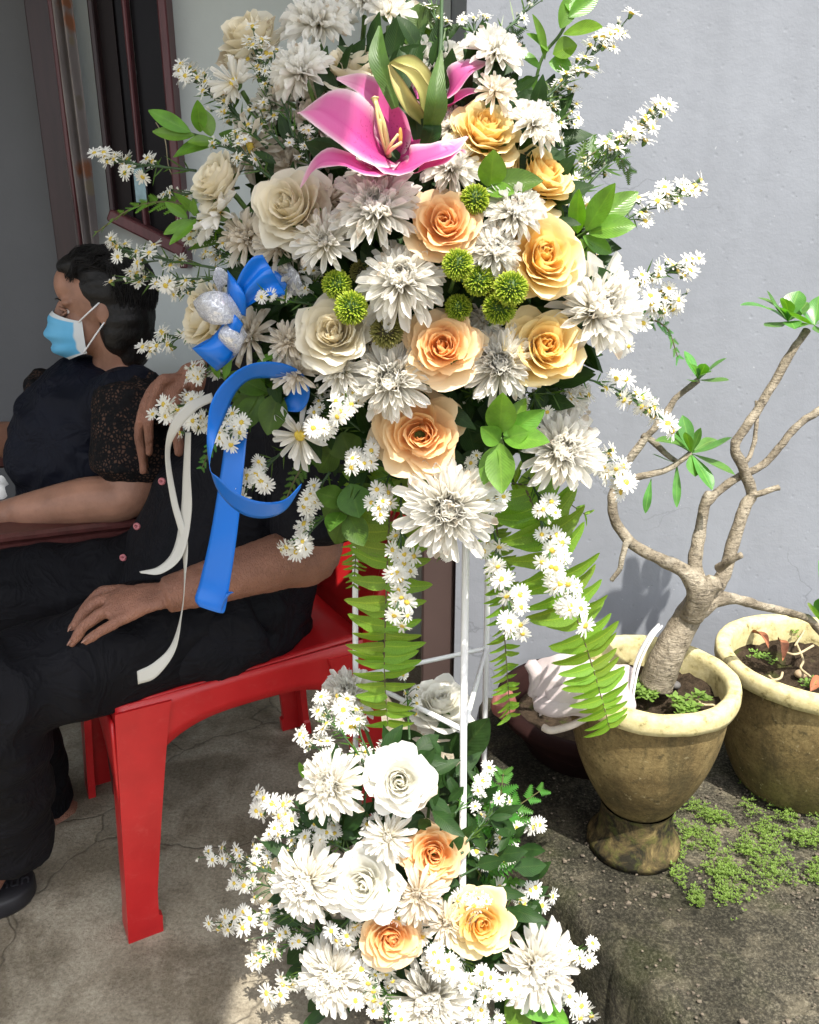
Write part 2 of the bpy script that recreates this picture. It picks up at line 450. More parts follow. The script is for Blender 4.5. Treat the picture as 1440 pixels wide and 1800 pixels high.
simple('metal_white', (.78, .78, .78), .32, .03, 20, .05, 300)
def redplastic():
    q = N('red_plastic'); co = q.coord(); a = q.noise(14, 5, .6, co); s_ = q.noise(160, 4, .7, co)
    q.color(q.mix(q.ramp(q.noise(35, 10, .75, co, 1.2), [(.56, 0.), (.80, .16)]), q.ramp(a, [(.3, (.40, .010, .013)), (.7, (.50, .016, .018))]), (.7, .25, .22)))
    q.rough(q.ramp(a, [(.3, .28), (.7, .42)]), .5); q.bump(s_, .05, .0006)
redplastic()
q = N('dark_glass'); q.color((.006, .004, .005)); q.rough(.25, .12)
def curtain():
    q = N('curtain_cloth'); co = q.coord()
    w_ = q.noise(9, 2, .5, co)
    c = q.ramp(w_, [(.3, (.19, .165, .16)), (.7, (.29, .26, .25))])
    nv_ = q.n('ShaderNodeTexNoise', Scale=45, Detail=3); q.l(co, nv_.inputs['Vector'])
    ad = q.n('ShaderNodeVectorMath', _operation='MULTIPLY_ADD'); q.l(nv_.outputs['Color'], ad.inputs[0]); ad.inputs[1].default_value = (.03, .03, .03); q.l(co, ad.inputs[2])
    for (px, py, r, cc) in [(126, 38, 15, (.30, .10, .03)), (150, 296, 16, (.30, .10, .03)), (113, 2, 13, (.30, .10, .03)), (130, 68, 11, (.26, .22, .14)), (157, 328, 12, (.26, .22, .14)), (164, 306, 9, (.20, .12, .08)), (140, 180, 12, (.20, .17, .13))]:
        p = at(px, py, 2.15-.075) - V(CURT)
        d = q.n('ShaderNodeVectorMath', _operation='DISTANCE'); q.l(ad.outputs[0], d.inputs[0]); d.inputs[1].default_value = (p.x+.015, p.y+.015, p.z+.015)
        R_ = r*1.42/1000
        c = q.mix(q.ramp(d.outputs['Value'], [(R_*.65, .8), (R_*1.15, 0.)]), c, cc)
    q.color(c); q.rough(.8, .2); q.translucent(.15)
simple('curtain_flower', (.45, .17, .06), .8, .25, 30)
simple('curtain_leaf', (.40, .34, .22), .8, .25, 30)

# ------------------------------------------------------------------ ground, walls, roof
WALLY = 1.58; BACKY = 2.15; PZ = .14
def sheet(name, pts, z, mat, thick=.0):
    n = len(pts); v = [V((p[0], p[1], z)) for p in pts]; f = [tuple(range(n))]
    if thick:
        v += [V((p[0], p[1], z-thick)) for p in pts]
        f += [(i, i+n, (i+1) % n + n, (i+1) % n) for i in range(n)] + [tuple(range(2*n-1, n-1, -1))]
    return tag(part(name, (v, f), mat, None, False), kind='structure')
sheet('ground', [(-60, -60), (60, -60), (60, 60), (-60, 60)], -.16, MAT['mossy_concrete'])
g1, g2, g3 = at_z(835, 1440, 0), at_z(880, 1640, 0), at_z(930, 1850, 0)
sheet('porch_floor', [(-4, -3), (g3.x+.3, -3), (g3.x, g3.y), (g2.x, g2.y), (g1.x, g1.y), (g1.x, WALLY+.01), (g1.x, BACKY+.02), (-4, BACKY+.02)], 0, MAT['concrete_floor'], .15)

# raised planter slab with a worn, uneven kerb edge
edge_px = [(862, 1345), (868, 1420), (884, 1478), (930, 1512), (985, 1572), (1045, 1640), (1100, 1700), (1160, 1765), (1235, 1850), (1330, 1960)]
top = [at_z(x, y, PZ) for x, y in edge_px]; top[0].y = WALLY+.005; top[0].x = .155
ep = cr([tuple(p) for p in top], 60)
def slab():
    v = []; f = []; nr = 5; cols = 34
    xs = []
    for i, p in enumerate(ep):
        p = V(p); jit = .006*noise.noise(V((i*.45, 0, 3)))
        x1 = 3.0
        row = [V((p.x-.004+jit, p.y, -.17)), V((p.x-.002+jit, p.y, PZ-.022)), V((p.x+.006+jit, p.y, PZ-.007))]
        for k in range(cols):
            s = (k/(cols-1))**2.2; q = V((p.x+.018+jit+(x1-p.x)*s, p.y, PZ))
            q.z += .007*noise.noise(q*7) + .003*noise.noise(q*24)
            row.append(q)
        v += row
    n = 3+cols
    for i in range(len(ep)-1):
        for k in range(n-1): f.append((i*n+k, i*n+k+1, (i+1)*n+k+1, (i+1)*n+k))
    return v, f
tag(part('planter_slab', slab(), MAT['mossy_concrete']), kind='structure')

# right-hand wall and the recessed window wall
def wallbox(name, x0, x1, y0, y1, z0, z1, mat, label, cat='wall'):
    o = part(name, box(((x0+x1)/2, (y0+y1)/2, (z0+z1)/2), (x1-x0, y1-y0, z1-z0)), MAT[mat], None, False)
    return tag(o, label, cat)
XW = at(800, 1080, WALLY).x
wallbox('garden_wall', XW, 6, WALLY, BACKY+.6, -.03, 2.75, 'plaster_blue_grey', 'bright blue-grey rough plastered wall behind the potted trees')
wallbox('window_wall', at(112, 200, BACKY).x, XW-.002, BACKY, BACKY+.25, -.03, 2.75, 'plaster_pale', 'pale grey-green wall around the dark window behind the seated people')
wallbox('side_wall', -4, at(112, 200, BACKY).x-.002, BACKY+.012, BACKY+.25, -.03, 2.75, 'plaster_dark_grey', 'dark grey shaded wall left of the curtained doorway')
o = part('corner_post', bbox_round(((at(742, 1080, WALLY+.02).x+XW)/2, WALLY+.10, .62), (XW-at(742, 1080, WALLY+.02).x, .16, 1.24), .004), MAT['brown_board'], None, False)
tag(o, 'dark brown wooden post at the corner of the wall behind the white stand', 'post')
o = part('porch_roof', join(bbox_round((-2.10, 1.03, 2.46), (4.5, 2.54, .12), .01), bbox_round((.11, 1.03, 2.37), (.08, 2.54, .12), .01)), MAT['plaster_pale'], None, False)
tag(o, 'porch roof slab overhanging the seated people', 'roof')

# window, curtain, door frame (built flat on the recessed wall)
def wp(px, py, dy=0.0): return at(px, py, BACKY-dy)
def vbar(pxa, pxb, ya, yb, d0, d1, z0=None, z1=None):
    """vertical timber between two pixel columns measured at mid height"""
    xa = wp(pxa, 200).x; xb = wp(pxb, 200).x
    z0 = wp(pxa, yb).z if z0 is None else z0; z1 = wp(pxa, ya).z if z1 is None else z1
    return bbox_round(((xa+xb)/2, BACKY-(d0+d1)/2, (z0+z1)/2), (xb-xa, d1-d0, z1-z0), .003)
win = thing('window', 'dark maroon framed window with a slanting bottom rail behind the flowers', 'window', (wp(250, 200).x, BACKY, .9))
zt = 2.45
zb = wp(190, 376).z
part('frame', vbar(186, 196, 0, 376, .0, .05, zb-.01, zt), MAT['wood_maroon'], win, False)
part('frame', vbar(304, 319, 0, 500, .0, .06, wp(310, 470).z, zt), MAT['wood_maroon_edge'], win, False)
part('mullion', vbar(242, 249, 0, 400, .012, .045, zb-.05, zt-.01), MAT['wood_maroon_edge'], win, False)
xa, xb = wp(196, 200).x, wp(304, 200).x; xm1, xm2 = wp(242, 200).x, wp(249, 200).x
za = wp(208, 374).z; ze = wp(300, 428).z
def zs(x): return za + (x-xa)/(xb-xa)*(ze-za)
def pane(x0, x1, d):
    v = [V((x0, BACKY-d, zs(x0))), V((x1, BACKY-d, zs(x1))), V((x1, BACKY-d, zt-.005)), V((x0, BACKY-d, zt-.005))]
    v += [p+V((0, .006, 0)) for p in v]
    return v, [(0, 1, 2, 3), (4, 7, 6, 5), (0, 4, 5, 1), (1, 5, 6, 2), (2, 6, 7, 3), (3, 7, 4, 0)]
part('pane', pane(xa, xm1, .012), MAT['dark_glass'], win, False)
part('pane', pane(xm2, xb, .012), MAT['dark_glass'], win, False)
part('panel', pane(xa, wp(222, 200).x, .022), MAT['wood_inner'], win, False)
# slanting bottom rail
d = V((xb-xa, 0, ze-za)); L = d.length; ang = math.atan2(d.z, d.x)
part('bottom_rail', bbox_round(((xa+xb)/2+.004, BACKY-.04, (za+ze)/2-.012), (L+.03, .07, .028), .004, Matrix.Rotation(-ang, 3, 'Y')), MAT['wood_maroon_edge'], win, False)
part('latch_cord', curve_tube([(*wp(274, 215, .05), .0012), (*wp(290, 245, .05), .0012), (*wp(296, 290, .05), .0012), (*wp(305, 312, .05), .0012)], 20), MAT['curtain_leaf'], win)
part('name_tag', bbox_round(wp(246, 322, .05), (.026, .003, .085), .001), simple('tag_blue', (.25, .38, .42), .3, .3, 30), win, False)
dj = thing('door_frame', 'dark maroon wooden door jamb beside the grey wall', 'door frame', (wp(115, 200).x, BACKY, 0))
part('jamb', vbar(85, 131, 0, 0, .0, .06, 0, zt), MAT['wood_maroon'], dj, False)
part('stop_strip', vbar(128, 137, 0, 0, .06, .075, 0, zt), MAT['wood_maroon_edge'], dj, False)
# curtain: folded hanging cloth
cx0, cx1 = wp(131, 200).x, wp(166, 200).x
ct = thing('curtain', 'narrow grey curtain with faded orange flowers beside the window', 'curtain', ((cx0+cx1)/2, BACKY-.05, 1))
zc0 = wp(170, 436).z
def cfn(u, v):
    x = (cx0+cx1)/2 + u*(cx1-cx0)/2*(1+.06*math.sin(v*9)); z = zc0 + v*(zt-zc0)
    return V((x, BACKY-.075 + .016*math.sin(u*7+1.5*math.sin(v*3)) , z))
CURT = tuple(ct.location); curtain()
part('cloth', grid(cfn, 30, 24), MAT['curtain_cloth'], ct)
# ------------------------------------------------------------------ leaf primitives (used by plants and flowers)
def leaf_vf(base, tip, width, nrm, bend=.15, fold=.25, nu=5, nv=9, shape=.42, wav=0., seed=0., twist=0.):
    base, tip, nrm = V(base), V(tip), V(nrm)
    ax = tip-base; L = ax.length; d = ax/L
    n = (nrm - d*nrm.dot(d)); n = n.normalized() if n.length > 1e-5 else d.orthogonal()
    s = d.cross(n)
    t_ = []; u_ = []
    def fn(u, v):
        wd = (math.sin(PI*min(1, v**(math.log(.5)/math.log(shape))))**.85)*width/2 + .0006
        tw = twist*(v-.2)
        s2 = s*math.cos(tw)+n*math.sin(tw); n2 = n*math.cos(tw)-s*math.sin(tw)
        p = base + d*(v*L) + n*(bend*L*math.sin(PI*v*.9)*.6) + s2*(u*wd) + n2*(fold*abs(u)**1.3*wd)
        if wav: p += n2*(wav*width*abs(u)*math.sin(v*13+seed+u*2))
        t_.append(v); u_.append(abs(u)); return p
    g = grid(fn, nu, nv); return g, {'t': t_, 'u': u_}
def leaf(parent, base, tip, width, mat, nrm=None, name='leaf', **kw):
    g, a = leaf_vf(base, tip, width, nrm or (VB+VU*.5), **kw)
    return part(name, g, MAT[mat], parent, True, a)

# ------------------------------------------------------------------ pots
def pot(c, R_, h, name, label, foot=True):
    """R_ = outer rim radius, c = centre of base on slab"""
    t = thing(name, label, 'plant pot', c)
    hb = h*.25 if foot else .0
    prof = []
    for i in range(17):
        s = i/16; r = R_*(.40 + .50*(1-(1-s)**2.2)) if foot else R_*(.60+.30*(1-(1-s)**2.6)+.03*s)
        prof.append((r*(1 if s > 0 else .96), hb+(h-hb-.028)*s))
    if foot: prof = [(R_*.30, hb-.004)] + prof
    else: prof = [(R_*.05, .002), (R_*.58, .0)] + prof
    bw = part('bowl', lathe(c, prof, 72), MAT['pot_ochre'], t)
    rp = [(R_*.925, h-.030), (R_*.985, h-.028), (R_*1.0, h-.020), (R_*1.0, h-.008), (R_*.985, h-.001), (R_*.95, h+.001), (R_*.88, h+.001), (R_*.84, h-.003), (R_*.825, h-.012), (R_*.82, h-.075)]
    v, f = lathe(c, rp, 72)
    v = [p + V((0, 0, .0025*noise.noise(p*30))) + (p-V(c)).normalized()*.002*noise.noise(p*22) for p in v]
    part('rim', (v, f), MAT['pot_rim_cream'], t)
    if foot:
        fp = [(R_*.46, .0), (R_*.57, .002), (R_*.57, .012), (R_*.51, .024), (R_*.45, .038), (R_*.425, hb-.012), (R_*.45, hb+.006)]
        part('foot', lathe(c, fp, 64), MAT['pot_foot'], t)
    # lumpy soil
    sv = []; sf = []; nr, na = 16, 56; R2 = R_*.825
    for i in range(nr+1):
        for k in range(na):
            a = 2*PI*k/na; r = R2*i/nr; p = V(c)+V((r*math.cos(a), r*math.sin(a), h-.045))
            p.z += .012*noise.noise(p*22)+.008*noise.noise(p*70)+.004*noise.noise(p*160); sv.append(p)
    for i in range(nr):
        for k in range(na): sf.append((i*na+k, i*na+(k+1) % na, (i+1)*na+(k+1) % na, (i+1)*na+k))
    part('soil', (sv, sf), MAT['soil'], t)
    return t
pc1 = at_z(1122, 1482, PZ); pc1.z = PZ+.001
d1 = ray(1145, 1196); z1 = CAMH + d1.z*(pc1.y/d1.y); R1 = 151*pxm(at(1145, 1196, pc1.y)); h1 = z1-PZ+.012
pc1.x = at(1143, 1196, pc1.y).x
pot1 = pot(pc1, R1, h1, 'footed_pot', 'weathered ochre cement pot on a round foot holding the branching tree')
pc2 = V((at(1432, 1150, 1.29).x, 1.29, PZ+.001)); R2_ = 165*pxm(at(1432, 1150, 1.29)); h2 = at(1432, 1150, 1.29).z-PZ
pot2 = pot(pc2, R2_, h2, 'cement_pot', 'wide ochre cement pot cut off by the right edge of the picture', False)

# tub behind the footed pot, its colour darkened for shade
tc = V((at(1030, 1300, 1.40).x, 1.395, PZ+.001))
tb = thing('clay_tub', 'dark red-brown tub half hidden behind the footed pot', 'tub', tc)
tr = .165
part('wall', lathe(tc, [(.10, 0), (.118, .01), (.15, .07), (.160, .085), (tr+.012, .09), (tr+.014, .106), (tr, .11), (.148, .106), (.14, .05)], 60), MAT['terracotta_shade_dark'], tb)
part('soil', lathe(tc, [(.001, .065), (.143, .065)], 40), MAT['soil'], tb)

# rags and shards on the slab edge left of the pot
def chunk(c, s, seed, mat, name, label, cat):
    v, f = ellip(c, s, 14, 9)
    v = [p + (p-V(c))*.35*noise.noise((p-V(c))*35+V((seed, 0, 0))) for p in v]
    return tag(part(name, (v, f), mat, None, False), label, cat)
shard_m = simple('clay_shard', (.28, .10, .08), .7, .3, 40, .3, 120)
chunk(at(887, 1238, 1.36), (.024, .018, .032), 4, shard_m, 'clay_shard', 'broken reddish clay shard beside the thin fern tip', 'shard')

# ------------------------------------------------------------------ potted tree
tree = thing('desert_rose_tree', 'bare twisted desert rose tree growing in the footed pot', 'tree', (pc1.x, pc1.y, h1+PZ-.05))
def pth(*pts): return [(*at(x, y, Y), r*TRK) for x, y, Y, r in pts]
TRK = .80
yb_ = pc1.y
TR = [
 ('trunk', pth((1152, 1205, yb_, .034), (1174, 1150, yb_, .030), (1207, 1090, yb_+.01, .026), (1238, 1040, yb_+.02, .022), (1258, 1022, yb_+.02, .018))),
 ('limb', pth((1215, 1085, yb_, .022), (1228, 1040, yb_-.01, .022), (1205, 1005, yb_-.005, .015), (1165, 985, yb_, .012), (1110, 955, yb_+.02, .010), (1082, 915, yb_+.03, .010), (1077, 880, yb_+.04, .009), (1080, 860, yb_+.05, .008))),
 ('branch', pth((1080, 868, yb_+.05, .0075), (1098, 822, yb_+.06, .0075), (1135, 770, yb_+.07, .007), (1165, 735, yb_+.08, .007), (1188, 700, yb_+.09, .006), (1228, 668, yb_+.1, .0055))),
 ('branch', pth((1130, 765, yb_+.07, .006), (1150, 778, yb_+.07, .006), (1180, 805, yb_+.06, .005), (1195, 815, yb_+.06, .004))),
 ('branch', pth((1085, 848, yb_+.05, .006), (1125, 838, yb_+.04, .006), (1170, 826, yb_+.04, .0055), (1215, 797, yb_+.05, .005))),
 ('branch', pth((1110, 950, yb_+.02, .0075), (1100, 960, yb_+.01, .006), (1090, 1000, yb_, .005), (1075, 1020, yb_, .004))),
 ('limb', pth((1235, 1045, yb_+.02, .020), (1222, 1000, yb_+.04, .014), (1228, 950, yb_+.06, .012), (1240, 885, yb_+.08, .0105), (1248, 868, yb_+.09, .010))),
 ('branch', pth((1240, 885, yb_+.08, .010), (1265, 862, yb_+.10, .0085), (1300, 838, yb_+.11, .008), (1345, 815, yb_+.12, .0075), (1375, 780, yb_+.13, .007), (1400, 750, yb_+.14, .007), (1450, 715, yb_+.15, .007))),
 ('limb', pth((1245, 1050, yb_+.03, .018), (1272, 1010, yb_+.05, .014), (1290, 950, yb_+.07, .012), (1310, 890, yb_+.09, .0115), (1322, 868, yb_+.1, .0105), (1305, 820, yb_+.1, .010), (1292, 785, yb_+.11, .0095), (1305, 760, yb_+.12, .009), (1345, 700, yb_+.14, .0085), (1385, 630, yb_+.16, .008), (1418, 580, yb_+.18, .0075))),
 ('branch', pth((1318, 875, yb_+.095, .007), (1340, 866, yb_+.09, .006), (1370, 857, yb_+.09, .006))),
 ('branch', pth((1305, 822, yb_+.1, .005), (1325, 785, yb_+.12, .0045), (1330, 740, yb_+.13, .004), (1330, 705, yb_+.14, .0035))),
 ('branch', pth((1262, 1000, yb_+.03, .009), (1285, 985, yb_+.01, .007), (1303, 975, yb_, .006))),
 ('limb', pth((1225, 1075, yb_+.02, .020), (1255, 1055, yb_+.03, .016), (1290, 1053, yb_+.05, .011), (1340, 1066, yb_+.08, .009), (1400, 1080, yb_+.12, .008), (1425, 1090, yb_+.14, .008), (1450, 1120, yb_+.15, .0075))),
]
for nm, p in TR:
    v, f = curve_tube(p, 10*len(p), 12)
    cen = [V(q[:3]) for q in p]
    v = [q + V((noise.noise(q*55), noise.noise(q*55+V((9, 0, 0))), noise.noise(q*55+V((0, 9, 0)))))*.0018 for q in v]
    part(nm, (v, f), MAT['bark_adenium'], tree)
def rosette(c, Y, spec):
    for (tx, ty, wd, dy) in spec:
        leaf(tree, at(c[0], c[1], Y), at(tx, ty, Y+dy), wd*1.25, 'leaf_adenium', bend=RND.uniform(-.12, .2), fold=.2, shape=.62, nrm=VB*.6+VU+VR*RND.uniform(-.4, .4), nv=10)
Y0 = yb_+.1
rosette((1228, 668), Y0, [(1203, 617, .016, .02), (1212, 640, .013, -.02), (1278, 630, .019, -.02), (1282, 668, .018, -.03), (1240, 640, .013, -.03), (1212, 668, .014, -.03), (1232, 645, .010, .0), (1250, 655, .012, -.04)])
rosette((1215, 797), yb_+.05, [(1150, 778, .018, -.03), (1168, 755, .012, 0), (1183, 745, .016, .02), (1200, 730, .017, .02), (1232, 752, .012, .0), (1286, 768, .022, -.03), (1292, 835, .021, -.04), (1222, 838, .019, -.03), (1252, 862, .019, -.05), (1205, 760, .012, -.02), (1260, 775, .014, .03), (1170, 775, .012, .02)])
rosette((1190, 815), yb_+.05, [(1190, 892, .009, -.02), (1148, 798, .011, -.02)])
rosette((1145, 842), yb_+.04, [(1135, 902, .009, -.01)])
rosette((1385, 565), yb_+.18, [(1300, 540, .022, -.04), (1330, 525, .02, .02), (1350, 510, .022, .0), (1405, 512, .026, .02), (1375, 525, .02, -.02), (1345, 572, .018, -.04), (1398, 580, .02, -.05), (1420, 530, .02, .02), (1360, 540, .018, -.03)])
rosette((1432, 572), yb_+.18, [(1440, 520, .022, .02), (1385, 545, .022, -.03), (1395, 580, .02, -.04), (1470, 560, .024, -.02), (1450, 590, .02, -.04), (1400, 535, .02, .01)])
rosette((1440, 1090), yb_+.14, [(1425, 1060, .02, -.02), (1450, 1050, .022, 0), (1436, 985, .022, .03), (1448, 1000, .02, 0)])
TRK = 1.
# white strap round the trunk
strap = thing('tie_strap', 'thin white plastic strap looped round the tree trunk in the footed pot', 'strap', at(1105, 1265, yb_-.06))
part('band', curve_tube(pth((1104, 1275, yb_-.07, .004), (1107, 1225, yb_-.06, .0045), (1118, 1165, yb_-.05, .005), (1140, 1120, yb_-.045, .005), (1158, 1098, yb_-.04, .004)), 40, 8, .4), MAT['metal_white'], strap)
part('band', curve_tube(pth((1109, 1272, yb_-.068, .003), (1113, 1225, yb_-.06, .0035), (1124, 1168, yb_-.05, .004), (1146, 1122, yb_-.045, .004), (1164, 1100, yb_-.04, .003)), 40, 8, .4), MAT['metal_white'], strap)
# stray root
rt = part('root', curve_tube(pth((956, 1279, yb_-.06, .006), (970, 1284, yb_-.07, .0055), (1005, 1275, yb_-.07, .0055), (1040, 1258, yb_-.06, .005), (1085, 1240, yb_-.05, .004)), 40, 10), simple('root_pale', (.55, .48, .40), .7, .2, 60, .5, 200))
tag(rt, 'pale bare root sticking out over the rim of the footed pot', 'root')
# cloth draped over the rim
clm = N('cloth_pinkish'); _n = clm.noise(240, 2); _m = clm.noise(16, 3)
clm.color(clm.mix(clm.ramp(_m, [(.66, 0.), (.70, .8)]), (.50, .43, .43), (.20, .42, .37))); clm.rough(.85, .2); clm.bump(_n, .3, .0008); clm.translucent(.15)
rag = thing('rag', 'crumpled pinkish white rag hanging on the rim of the footed pot', 'cloth', at(1010, 1210, yb_-.06))
def clothstrip(pa, pb, n, m=10, amp=.006, seed=0):
    A = cr([tuple(at(*p)) for p in pa], n); B = cr([tuple(at(*p)) for p in pb], n)
    def fn(u, v):
        i = min(int(v*(n-1)+.5), n-1); a, b = V(A[i]), V(B[i]); s = (u+1)/2
        p = a.lerp(b, s); nn = noise.noise_vector(p*38+V((seed, 0, 0)))
        return p + nn*amp + VB*(.012*math.sin(s*PI))
    return grid(fn, m, n)
part('fold', clothstrip([(930, 1175, yb_-.05), (950, 1158, yb_-.06), (1000, 1150, yb_-.07), (1060, 1160, yb_-.04), (1110, 1170, yb_-.02)], [(932, 1225, yb_-.06), (950, 1232, yb_-.09), (1000, 1228, yb_-.10), (1060, 1245, yb_-.09), (1112, 1262, yb_-.07)], 34, 14, .008, 1), clm.m, rag)
part('fold', clothstrip([(945, 1225, yb_-.07), (965, 1212, yb_-.10), (1010, 1206, yb_-.11), (1060, 1215, yb_-.10)], [(950, 1255, yb_-.07), (975, 1258, yb_-.10), (1015, 1260, yb_-.11), (1050, 1258, yb_-.10)], 30, 12, .006, 7), clm.m, rag)
part('roll', curve_tube(pth((948, 1236, yb_-.085, .013), (975, 1243, yb_-.105, .015), (1010, 1238, yb_-.11, .013), (1045, 1240, yb_-.1, .010)), 30, 14), clm.m, rag)
part('roll', curve_tube(pth((932, 1165, yb_-.06, .010), (945, 1190, yb_-.07, .011), (938, 1222, yb_-.07, .009)), 24, 12), clm.m, rag)

# litter in the pots
dry = simple('dry_leaf', (.28, .10, .045), .7, .35, 40, .3, 200); twigm = simple('twig', (.42, .34, .20), .7, .3, 60, .3, 200)
zS2 = PZ+h2-.035; zS1 = PZ+h1-.036
for i, (x, y, x2, y2, lab) in enumerate([(1322, 1112, 1350, 1142, 'rust-red curled dry leaf at the back left of the cut-off pot'), (1368, 1125, 1374, 1165, 'thin brown dry leaf standing in the middle of the cut-off pot'), (1425, 1215, 1440, 1190, 'dark purple-brown dry leaf at the front rim of the cut-off pot')]):
    a_ = at_z(x, y, zS2+.012); b_ = at_z(x2, y2, zS2+.02)
    g, at_ = leaf_vf(a_, b_, .016, V((.2, -.3, 1)), bend=.2, fold=.8)
    tag(part('dry_leaf', g, dry, None, True, at_), lab, 'dry leaf')
for i, (pts, lab) in enumerate([([(1400, 1130), (1412, 1160), (1408, 1175), (1425, 1190)], 'pale crooked twig lying at the right of the cut-off pot soil'), ([(1375, 1145), (1400, 1150), (1430, 1135)], 'straight straw twig across the middle of the cut-off pot soil'), ([(1410, 1085), (1415, 1105), (1398, 1135)], 'curved yellow twig at the back of the cut-off pot soil'), ([(1352, 1188), (1360, 1195), (1372, 1192), (1376, 1182)], 'tiny white curled root at the front of the cut-off pot soil')]):
    tag(part('twig', curve_tube([(*at_z(x, y, zS2+.012+.004*(k % 2)), .0022) for k, (x, y) in enumerate(pts)], 24), twigm), lab, 'twig')
for i, (x, y, s, lab) in enumerate([(1408, 1185, .011, 'round tan pebble half buried in the cut-off pot'), (1187, 1204, .009, 'dark grey pebble beside the tree trunk in the footed pot')]):
    v, f = ellip(at_z(x, y, (zS2, zS1)[i]+.004), (s, s*.9, s*.7), 14, 9)
    tag(part('pebble', (v, f), simple('pebble_%d' % i, ((.35, .26, .16), (.09, .085, .08))[i], .7, .2, 40)), lab, 'pebble')
tag(part('twig', curve_tube([(*at_z(x, y, zS1+.010), .002) for x, y in [(1215, 1222), (1235, 1238), (1255, 1240), (1258, 1252)]], 24), twigm), 'curved straw twig at the right of the footed pot soil', 'twig')

# creeping weeds: tiny clover-like plants nobody could count
def weeds(name, spots, label, z0, sz=(.0020, .0044)):
    v = []; f = []; t = []
    for cx, cy, r, n in spots:
        c = at_z(cx, cy, z0); rr = r*pxm(c)
        for _ in range(n):
            a = RND.uniform(0, 2*PI); q = rr*math.sqrt(RND.random()); p = c+V((math.cos(a)*q*1.1, math.sin(a)*q*1.5, 0))
            if noise.noise(p*26+V((3, 3, 0)))+.35*noise.noise(p*90)+RND.uniform(-.35, .35) < .02: continue
            h = RND.uniform(.003, .016); p.z = z0+h
            s = RND.uniform(*sz); yaw = RND.uniform(0, 2*PI)
            for k in range(3):
                a2 = yaw+k*2.1; d = V((math.cos(a2), math.sin(a2), RND.uniform(-.1, .5))); sd = V((-math.sin(a2), math.cos(a2), 0))
                i = len(v); v += [p, p+d*s*.6+sd*s*.42, p+d*s*1.1+V((0, 0, .0006)), p+d*s*.6-sd*s*.42]; f.append((i, i+1, i+2, i+3))
    o = part(name, (v, f), MAT['moss_green'], None, False, {'u': [.5]*len(v), 't': [.5]*len(v)})
    return tag(o, label, 'weeds', kind='stuff')
weeds('creeping_weeds', [(1370, 1480, 75, 1900), (1290, 1500, 70, 900), (1240, 1520, 45, 420), (1225, 1450, 40, 550), (1400, 1440, 60, 600), (1440, 1500, 60, 900), (1290, 1560, 30, 260), (1280, 1600, 22, 150), (1215, 1580, 18, 140), (1195, 1545, 16, 110), (1330, 1330, 24, 130), (1320, 1380, 22, 120), (1310, 1360, 14, 60), (1190, 1500, 14, 70), (1400, 1400, 24, 120), (1265, 1430, 20, 120)], 'low bright green weeds creeping over the mossy slab', PZ+.002)
weeds('pot_weeds', [(1130, 1222, 24, 110), (1195, 1180, 12, 60), (1230, 1240, 14, 40), (1200, 1250, 20, 60)], 'small green seedlings on the soil of the footed pot', zS1+.006, (.005, .010))
weeds('seedlings', [(1350, 1165, 14, 16), (1400, 1115, 14, 60), (1425, 1205, 14, 60), (1330, 1160, 12, 20)], 'few tiny seedlings and moss on the soil of the cut-off pot', zS2+.006, (.004, .008))

# crumbs of earth and grit lying on the slab
gv, gf = [], []
for _ in range(1500):
    x = RND.uniform(900, 1500); y = RND.uniform(1330, 1850); p = at_z(x, y, PZ+.003)
    if p.y > WALLY-.02 or p.x < .2 or noise.noise(p*9)+RND.uniform(-.4, .4) < .0: continue
    ex = [q for q in ep if abs(q[1]-p.y) < .03]
    if ex and p.x < ex[0][0]+.02: continue
    s_ = RND.uniform(.0008, .0030)*(1 if RND.random() < .9 else 1.9); n0 = len(gv)
    v, f = ellip(p, (s_, s_*RND.uniform(.6, 1), s_*.6), 5, 3); gv += [q+noise.noise_vector(q*900)*s_*.4 for q in v]; gf += [tuple(i+n0 for i in t) for t in f]
tag(part('grit', (gv, gf), simple('grit', (.11, .09, .065), .9, .5, 130), None, False), 'crumbs of earth and grit scattered on the mossy slab', 'grit', kind='stuff')

# ------------------------------------------------------------------ red plastic chair
FD = V((-.877, -.48, 0)).normalized(); SD = V((.48, -.877, 0)).normalized()   # forward, towards the viewer
fl = at_z(262, 1622, 0); ff = at_z(186, 1384, 0); 
cc_ = (fl+ff)/2 - FD*.205; cc_.z = 0
chair = thing('plastic_chair', 'red plastic chair with broad tapering legs under the seated man', 'chair', cc_)
def CP(a, b, z): return cc_ + FD*a + SD*b + V((0, 0, z))       # a forward, b towards viewer
RED = MAT['red_plastic']; SH = .415
hw = .215; hd = .205
def seatfn(u, v):
    a = hd+.012 - v*(2*hd+.02); b = u*(hw-.002*(1-v)-.012*v)
    return CP(a, b, SH + .010*abs(u)**3 - .022*math.cos(u*PI/2)*math.sin(v*PI) + .012*v - .02*max(0, (.12-v)/.12)**2)
def thick(vf, t):
    v, f = vf; n = len(v)
    from collections import Counter
    nv = [V((0, 0, 0)) for _ in v]
    for q in f:
        nn = (V(v[q[1]])-V(v[q[0]])).cross(V(v[q[2]])-V(v[q[0]]))
        for i in q: nv[i] += nn
    w_ = [V(p)-k.normalized()*t for p, k in zip(v, nv)]
    e = Counter(); 
    for q in f:
        for i in range(len(q)): e[(q[i], q[(i+1) % len(q)])] += 1
    side = [(b, a, a+n, b+n) for (a, b) in e if (b, a) not in e]
    return list(v)+w_, list(f)+[tuple(i+n for i in reversed(q)) for q in f]+side
part('seat', thick(grid(seatfn, 17, 17), .006), RED, chair)
